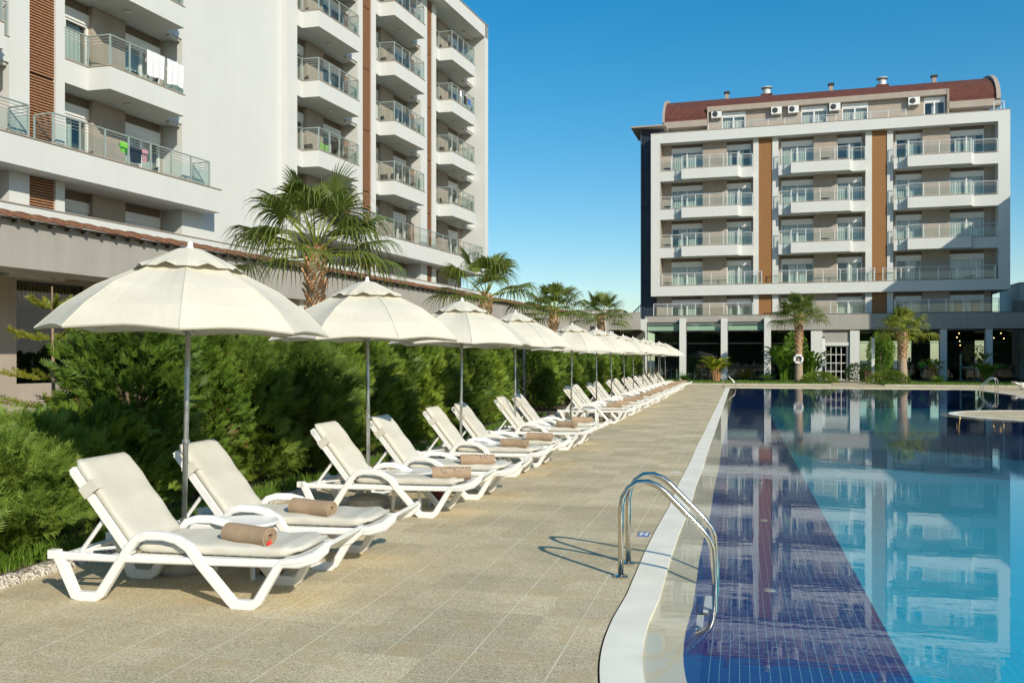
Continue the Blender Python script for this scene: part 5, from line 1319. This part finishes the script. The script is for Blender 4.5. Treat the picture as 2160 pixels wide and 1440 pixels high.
# fan palms
def fan_palm(label, loc, H, crown_r, seed, leafmat_, n_leaf=26, trunk_r=.21, boots=(0.0, 1.0), lean=(0, 0), bare_below=0.0, sub=30, keep_up=False):
    rr = random.Random(seed); t = thing('fan_palm', label, 'palm', loc, rr.uniform(0, 6.28), 'fan palms round the pool')
    lx, ly = lean; n = 14
    def axis(f): return Vector((lx*f*f, ly*f*f, H*f))
    prof = [trunk_r*(1.25-.45*min(1, f*1.6)) if f < .6 else trunk_r*(.80+.28*math.sin((f-.6)/.4*math.pi)) for f in [k/n for k in range(n+1)]]
    MB().tube([axis(k/n) for k in range(n+1)], prof, 16).build('trunk', M['palm_trunk'], t, smooth=True)
    bt = MB(); nb = int(H*(boots[1]-boots[0])*26*trunk_r/.2)
    for k in range(nb):          # old leaf bases wrapped round the trunk
        f = boots[0]+(boots[1]-boots[0])*k/nb; a = k*2.39996; r_ = trunk_r*(.86 if f < .6 else .9+.25*math.sin((f-.6)/.4*math.pi)); c = axis(f); w_ = .075; hh = rr.uniform(.16, .26)
        o_ = Vector((math.cos(a), math.sin(a), 0)); s_ = Vector((-math.sin(a), math.cos(a), 0)); lean_ = rr.uniform(.0, .10)
        p0 = c+o_*r_*.95; tip = p0+Vector((0, 0, hh))+o_*(.05+lean_)
        bt.face([p0-s_*w_, p0+s_*w_, tip+s_*w_*.35, tip-s_*w_*.35]); bt.face([p0-s_*w_-o_*.05, p0-s_*w_, tip-s_*w_*.35, tip-s_*w_*.3-o_*.05]); bt.face([p0+s_*w_, p0+s_*w_-o_*.05, tip+s_*w_*.3-o_*.05, tip+s_*w_*.35]); bt.face([tip-s_*w_*.35, tip+s_*w_*.35, tip+s_*w_*.3-o_*.06, tip-s_*w_*.3-o_*.06])
    if nb: bt.build('leaf_bases', M['boot'], t)
    V = []; F_ = []; pet = MB(); top = axis(1.0)
    for k in range(n_leaf):
        f = (k+.5)/n_leaf; a = k*2.39996+rr.uniform(-.25, .25)
        el = R(74-76*f**.85+rr.uniform(-8, 8)) if not keep_up else R(85-85*f+rr.uniform(-8, 8))
        o_ = Vector((math.cos(a), math.sin(a), 0)); up = Vector((0, 0, 1)); lp = crown_r*rr.uniform(.46, .60)*(1+.28*f); lf = crown_r*rr.uniform(.46, .56)
        dirv = (o_*math.cos(el)+up*math.sin(el)).normalized(); base = top - up*.25*f
        mid_ = base+dirv*lp*.55; end = base+dirv*lp - up*lp*.10*math.cos(el)
        pet.tube([base, mid_, end], [.028, .018, .012], 5)
        d1 = (end-mid_).normalized(); side = d1.cross(up); 
        if side.length < .1: side = Vector((-math.sin(a), math.cos(a), 0))
        side.normalize(); nrm = side.cross(d1).normalized()
        span = R(128 if f > .25 else 75)
        for j in range(sub):
            g_ = (j+.5)/sub*2-1; an = g_*span; L_ = lf*(1-.30*abs(g_)**2)*rr.uniform(.92, 1.05)
            dd = (d1*math.cos(an)+side*math.sin(an)).normalized(); sd = (side*math.cos(an)-d1*math.sin(an)).normalized()
            fold = nrm*(.10*L_*(1-abs(g_)))
            wb_ = math.radians(128*2/sub)*L_*.42*.42; i0 = len(V); dr = rr.uniform(.40, .95)*L_
            for q, (s_, w_, dp) in enumerate(((.02, .15, 0), (.30, .85, .0), (.55, .95, .06), (.76, .6, .24), (.90, .32, .52), (1.0, .05, .86))):
                c = end+dd*L_*s_*(1-.18*max(0, s_-.5)*dr/L_) + fold*math.sin(s_*math.pi)*.6 - up*dr*dp*(.9 if f > .12 else .25)
                w2 = wb_*w_; V.append(tuple(c-sd*w2+nrm*w2*.5*(j % 2))); V.append(tuple(c+sd*w2-nrm*w2*.5*(j % 2)))
            for q in range(5): F_.append((i0+2*q, i0+2*q+1, i0+2*q+3, i0+2*q+2))
    npmesh('crown', np.array(V), np.array(F_), leafmat_, t); pet.build('leaf_stalks', M['palm_leaf_pale'], t)
    return t
fan_palm('large fan palm with shaggy brown trunk rising behind the two nearest parasols', (-10.5, 21.07, 0), 4.55, 2.4, 3, M['palm_leaf'], 29, .21, (0, 1), sub=34)
fan_palm('wind blown fan palm behind the third and fourth parasols', (-10.65, 37.5, 0), 4.5, 2.5, 8, M['palm_leaf'], 20, .22, sub=26)
fan_palm('fan palm with brown trunk, left one of the pair before the grey wall', (-10.6, 52, 0), 4.55, 2.15, 12, M['palm_leaf'], 28, .22, sub=24)
fan_palm('fan palm with brown trunk, right one of the pair before the grey wall', (-8.64, 57.6, 0), 4.5, 1.95, 17, M['palm_leaf'], 26, .21, sub=24)
fan_palm('fan palm with a lifebuoy on its trunk by the far lawn', (4.15, 68.2, 0.03), 4.75, 2.1, 23, M['palm_leaf'], 32, .25, (.38, 1.0), sub=24)
fan_palm('pale yellow green fan palm on the lawn at the right', (10.9, 66.8, 0.03), 3.6, 2.0, 29, M['palm_leaf_pale'], 26, .28, (.42, 1.0), sub=24, keep_up=True)
lb_ = thing('lifebuoy', 'white lifebuoy ring with blue bands hung on the palm trunk across the pool', 'lifebuoy', (4.10, 67.9, 1.72))
mb = MB(); mb.tube([(.28*math.cos(a), -.02, .28*math.sin(a)) for a in [2*math.pi*k/28 for k in range(29)]], .085, 10, cap=False); mb.build('ring', M['plastic'], lb_, smooth=True)
mb = MB()
for a0 in (.6, 2.2, 3.7, 5.3): mb.tube([(.28*math.cos(a0+q*.07), -.02, .28*math.sin(a0+q*.07)) for q in range(4)], .088, 10)
mb.build('band', M['blue_cloth'], lb_)

# broad leaved and other plants on the far lawn
def banana(label, loc, seed, n=16, h=1.9, L=1.0, mat=None, cat='strelitzia', stems=True, curve=.9):
    rr = random.Random(seed); t = thing('strelitzia', label, cat, loc, rr.uniform(0, 6), 'broad leaved plants on the far lawn'); V = []; F_ = []; st = MB()
    for k in range(n):
        a = rr.uniform(0, 6.28); r0 = rr.uniform(0, .28); b_ = Vector((math.cos(a)*r0, math.sin(a)*r0, 0)); o_ = Vector((math.cos(a), math.sin(a), 0)); up = Vector((0, 0, 1))
        hh = h*rr.uniform(.45, 1); lean_ = rr.uniform(.05, .45)*hh; e = b_+up*hh*.6+o_*lean_*.5
        st.tube([b_, b_+up*hh*.35+o_*lean_*.15, e], [.035, .025, .014], 5)
        LL = L*rr.uniform(.7, 1.15); s_ = Vector((-math.sin(a+.4), math.cos(a+.4), 0)); d_ = (up*.9+o_*rr.uniform(.3, .8)).normalized(); i0 = len(V); m = 7
        for q in range(m):
            f = q/(m-1); c = e+d_*LL*f + (o_*.5-up)*LL*f*f*curve*.5; w_ = LL*.19*math.sin(math.pi*(.06+.9*f))**.7
            V += [tuple(c-s_*w_+up*w_*.4), tuple(c), tuple(c+s_*w_+up*w_*.4)]
            if q: j = i0+3*(q-1); F_ += [(j, j+1, j+4, j+3), (j+1, j+2, j+5, j+4)]
    npmesh('leaves', np.array(V), np.array(F_), mat or M['broad'], t); st.build('stems', M['boot'] if mat is M['yellow_leaf'] else M['broad'], t); return t
banana('yellow green banana like clump with orange stems left of the lifebuoy palm', (-1.75, 70.4, .05), 1, 60, 2.4, 1.05, M['yellow_leaf'])
banana('tall broad leaved clump left of the lifebuoy palm trunk', (3.2, 71.2, .05), 2, 40, 3.3, 1.5, M['broad'])
banana('tall broad leaved clump right of the lifebuoy palm trunk', (5.2, 70.8, .05), 5, 44, 2.9, 1.3, M['broad'])
banana('small yellow green plant in front of the cyclists', (13.95, 72.5, .05), 6, 34, 2.6, .6, M['yellow_leaf'])
banana('leafy clump behind the right pool ladder', (17.2, 70.5, .05), 7, 44, 1.6, .9, M['broad'])
banana('yellow leaved tall plant near the right pillar', (17.3, 72.0, .05), 9, 24, 3.2, .7, M['yellow_leaf'])
def spiky(label, loc, seed, n, L, mat, wd=.03, spread=.2, cat='yucca', r0=.05):
    t = thing(cat.replace(' ', '_'), label, cat, loc); leaf_blades('leaves', mat, n, seed, L, wd, spread, .5, t, 1.0, 4, r0); MB().tube([(0, 0, 0), (0, 0, .18)], [.07, .05], 8).build('stem', M['bark'], t); return t
spiky('reddish bromeliad like plant between the banana clump and the lifebuoy palm', (.45, 72.0, .05), 1, 110, (.8, 1.5), M['rust_leaf'], .04, .14, 'flax plant')
spiky('spiky yucca at the foot of the second white pillar', (-4.2, 71.5, .05), 2, 70, (.6, 1.1), M['broad'], .03, .22)
spiky('spiky yucca at the foot of the fourth white pillar', (2.1, 71.5, .05), 3, 70, (.6, 1.1), M['broad'], .03, .22)
spiky('bronze flax plant at the far end of the hedge', (-5.9, 59.5, .05), 4, 90, (.9, 1.6), M['rust_leaf'], .035, .14, 'flax plant')
spiky('cycad on the lawn right of the cyclists', (13.9, 70.5, .05), 5, 60, (.6, 1.0), M['broad'], .05, .28, 'cycad')
spiky('yucca head showing above the far parasols', (-7.9, 63.6, 1.9), 6, 60, (.6, 1.1), M['yellow_leaf'], .035, .3); MB().tube([(0, 0, -1.85), (0, 0, .05)], [.09, .06], 8).build('stem', M['bark'], bpy.data.objects['yucca.002'])
def bush(name, label, cat, loc, seed, n, h, r, mat, shape, size=(.12, .22), nl=3, wid=.3, trunk=None, low=.02):
    t = thing(name, label, cat, loc); c = shrub_mesh('crown', mat, seed, n, h, r, size, nl, t, low, .18, shape, wid)
    if trunk: c.location = (0, 0, trunk); MB().tube([(0, 0, 0), (.02, 0, trunk+h*.5)], [.07, .04], 8).build('trunk', M['bark'], t)
    return t
bush('topiary_tree', 'clipped oval topiary tree left of the pale palm', 'topiary', (10.0, 70.6, .05), 3, 2600, 2.75, .95, M['broad'], 'oval', trunk=.75)
bush('round_shrub', 'round bright green shrub beside the white door pillar', 'shrub', (8.75, 72.6, .03), 4, 1200, 1.3, .95, M['broad'], 'oval')
bush('groundcover_mound', 'low green mound spreading at the foot of the lifebuoy palm', 'groundcover', (5.4, 66.6, .03), 5, 1300, .75, 1.3, M['thuja'], 'mound')
bush('groundcover_mound', 'low green mound spreading left of the pale palm', 'groundcover', (9.9, 66.2, .03), 6, 1400, .85, 1.5, M['thuja'], 'mound')
bush('leafy_shrub', 'dark climbing foliage behind the lifebuoy palm trunk', 'shrub', (4.1, 72.5, .05), 7, 1600, 3.6, .95, M['broad'], 'oval')
bush('thin_tree', 'small thin tree with pale stems in front of the gym glass', 'tree', (16.5, 71.5, .05), 8, 420, 1.3, .8, M['rust_leaf'], 'oval', trunk=1.35)
bush('thin_tree', 'sparse little shrub right of the banana clump in front of the winter garden', 'shrub', (-2.6, 73.0, .05), 9, 260, 1.3, .8, M['rust_leaf'], 'oval')
bush('leafy_shrub', 'green shrub at the far right edge behind the single lounger', 'shrub', (20.5, 70.5, .05), 10, 800, 1.8, .9, M['broad'], 'oval')
for i, (x, y_) in enumerate(((6.05, 70.5), (9.35, 69.5))):
    t = thing('bollard_light', ['tall white and black light post left of the door path', 'tall white and grey light post right of the door path'][i], 'light post', (x, y_, .02), 0, 'light posts by the door path')
    MB().box(-.10, .10, -.06, .06, 0, 1.15).build('base', M['dark_metal'] if i == 0 else M['rail'], t); MB().box(-.10, .10, -.06, .06, 1.151, 3.25).build('diffuser', M['post_white'], t); MB().box(-.105, .105, -.065, .065, 3.251, 3.36).build('cap', M['dark_metal'], t)
pb = thing('wooden_planter', 'slatted timber planter box beside the topiary tree', 'planter', (9.35, 71.9, .05))
mb = MB()
for k in range(7): mb.box(-.3+k*.09, -.23+k*.09, -.3, -.27, 0, .85)
mb.box(-.3, .33, -.27, .3, .03, .80); mb.build('box', M['wood_plain'], pb)
mb = MB()
for k in range(5): mb.box(-.3, .33, -.3+k*.13, -.2+k*.13, .81, .84)
mb.build('lid', M['wood_plain'], pb)
# sparse blades on the far lawn
rg = np.random.default_rng(14); n = 9000
px_ = np.concatenate([rg.uniform(-9, 5.8, n//2), rg.uniform(9.3, 24, n//2)]); py_ = rg.uniform(63.2, 74.5, n)
py_ = np.where(px_ > 9, np.maximum(py_, 63.3-(px_-9.2)*.104+.05), py_)
L_ = rg.uniform(.05, .14, n)[:, None]; th = rg.uniform(0, 6.28, n); P = np.stack([px_, py_, np.full(n, .048)], 1); S = np.stack([np.cos(th), np.sin(th), np.zeros(n)], 1)
V = np.stack([P-S*.02, P+S*.02, P+np.array([0, 0, 1.])*L_+S*.03], 1).reshape(-1, 3)
tag(npmesh('grass', V, np.arange(len(V)).reshape(-1, 3), M['grass']), 'short grass on the far lawn in front of the glazed wing', 'grass', kind='stuff')

# unseen tree belt added behind the camera to darken the far glass reflections
rg = np.random.default_rng(21); n = 16000
bx = rg.uniform(-70, 75, n); bz = rg.random(n)**.8; hgt = 8.5+2.5*np.sin(bx*.31)+1.8*np.sin(bx*.83+1)
P = np.stack([bx, -62+rg.normal(0, 3, n), .3+bz*hgt], 1); D = np.stack([rg.normal(0, .5, n), rg.normal(0, .5, n), np.full(n, .6)], 1)
V, F_ = sprays(P, D, rg.uniform(1.4, 3.0, n), rg, 3, .45)
tag(npmesh('added_woodland', V, F_, M['thuja_dark']), 'added unseen belt of green trees behind the photographer, mirrored in the far glazing', 'added_woodland', kind='stuff')

# ---------------------------------------------------------------- balcony furniture and laundry
def chair_proto():
    t = thing('balcony_chair', '', 'chair', (0, 0, 0), 0, 'balcony chairs')
    MB().box(-.25, .25, -.25, .22, .40, .44).build('seat', M['chair_dark'], t)
    mb = MB()
    for k in range(5): mb.box(-.25, .25, .21+.02*k, .24+.02*k, .46+.085*k, .53+.085*k)
    mb.build('backrest', M['chair_dark'], t)
    for x in (-.24, .22):
        for y_ in (-.24, .20): MB().box(x, x+.03, y_, y_+.03, 0, .40).build('leg', M['chair_dark'], t)
    MB().box(-.28, -.24, -.24, .24, .60, .63).box(.24, .28, -.24, .24, .60, .63).build('armrest', M['chair_dark'], t)
    return t
def table_proto():
    t = thing('balcony_table', '', 'table', (0, 0, 0), 0, 'balcony tables')
    MB().lathe([(.02, .70), (.36, .70), (.38, .715), (.36, .73), (.02, .73)], 24).build('table_top', M['chair_dark'], t)
    MB().tube([(0, 0, .02), (0, 0, .70)], .03, 8).build('leg', M['dark_metal'], t); MB().lathe([(.22, 0), (.22, .02), (.05, .04)], 16).build('foot', M['dark_metal'], t)
    return t
cp_, tp_ = chair_proto(), table_proto(); fc = ft = True
colname = {2: 'nearest', 3: 'second', 4: 'third', 5: 'last'}
levname = ['lowest', 'second lowest', 'third lowest', 'fourth lowest', 'topmost']
for bi in (2, 3, 4, 5):
    s = Lbays[bi][0]
    for k in range(0, 5):
        if bi == 2 and k > 2: continue
        zf = B0+ST*k+.401; where = 'left hotel, %s balcony of the %s column' % (levname[k], colname[bi])
        q = Lw(s+2.75, .05, zf); lb = 'round dark table, '+where
        if ft: tp_.location = q; tp_['label'] = lb; ft = False
        else: dup(tp_, q, None, lb)
        for j, (u, w_, rz) in enumerate(((1.55, .18, 70), (3.75, .10, -110))):
            q = Lw(s+u, w_, zf); rz_ = R(90-5.8+rz+rnd.uniform(-20, 20)); lb = 'dark chair %s its table, %s' % (('left of', 'right of')[j], where)
            if fc: cp_.location = q; cp_.rotation_euler = (0, 0, rz_); cp_['label'] = lb; fc = False
            else: dup(cp_, q, rz_, lb)
for (u, k, lb) in ((1.35, 0, 'bottom left corner'), (1.35, 1, 'left column second storey'), (1.35, 2, 'left column third storey'), (1.35, 3, 'left column top storey'), (24.6, 0, 'bottom right corner')):
    z_ = C0+S2*k+.42; dup(tp_, Rw(u, .45, z_+.001), None, 'dark round table on the %s balcony of the far hotel' % lb)
for (u, k, lb) in ((12.9+1.0, 1, 'second'), (13.9, 2, 'third'), (13.9, 3, 'top')): dup(tp_, Rw(u, .0, C0+S2*k+.42), None, 'dark round table on the middle column %s storey balcony of the far hotel' % lb)
def cloth(name, label, frame, u, w_, ztop, wd, ht, mat, rz, cat='laundry', seed=0):
    rr = random.Random(seed); mb = MB(); nx, nz = 12, 8
    for j in range(nz+1):
        for i in range(nx+1):
            f, g_ = i/nx, j/nz; mb.v.append((-wd/2+wd*f*(1-.08*g_), .03*math.sin(f*17+seed)*g_*.6 - .02, -ht*g_*(1+.04*math.sin(f*6+seed))))
    for j in range(nz):
        for i in range(nx): a = j*(nx+1)+i; mb.f.append((a, a+1, a+nx+2, a+nx+1))
    i0 = len(mb.v)
    for i in range(nx+1): mb.v.append((-wd/2+wd*i/nx, .05, -ht*.5+.02*math.sin(i)))
    for i in range(nx): mb.f.append((i, i0+i, i0+i+1, i+1))
    o = mb.build(name, mat, smooth=True); o.location = frame(u, w_, ztop); o.rotation_euler = (0, 0, rz); return tag(o, label, cat)
rzL = R(90-5.8)
zt1 = B0+ST+.78+1.02
for j, u in enumerate((6.02, 7.02)): cloth('bed_sheet', ['left', 'right'][j]+' one of two white sheets hung on the near balcony rail', Lw, u, -.90, zt1+.01, .88, .86, M['laundry_white'], rzL, seed=j)
cloth('green_shirt', 'bright lime green garment on the lowest near balcony', Lw, 5.15, -.35, B0+1.75, .45, .35, M['lime'], rzL, seed=4)
cloth('pink_cloth', 'pink garment drying beside the lime green one', Lw, 6.1, -.35, B0+1.72, .30, .45, M['pink'], rzL, seed=5)
cloth('dark_cloth', 'dark garments drying between the lime and pink ones', Lw, 5.65, -.36, B0+1.70, .55, .55, M['black_cloth'], rzL, seed=6)
cloth('printed_towel', 'green and white patterned towel on a chair of the second balcony column', Lw, 18.0, -.3, B0+ST+.40+.95, .95, .75, M['green_print'], rzL, seed=7)
cloth('dark_cloth', 'dark swimwear on the rail of the last balcony column, upper storeys', Lw, 33.9, -.80, B0+3*ST+1.55, .5, .55, M['black_cloth'], rzL, seed=8)
cloth('white_cloth', 'white cloth on the rail beside the dark swimwear', Lw, 33.2, -.80, B0+3*ST+1.7, .35, .4, M['laundry_white'], rzL, seed=9)
cloth('blue_cloth', 'blue garment on the rail at the end of the last balcony column', Lw, 34.6, -.80, B0+3*ST+1.5, .5, .35, M['blue_cloth'], rzL, seed=10)
cloth('dark_cloth', 'black garment on the chair of the third balcony column', Lw, 25.2, -.2, B0+ST+.4+.95, .55, .6, M['black_cloth'], rzL, seed=11)
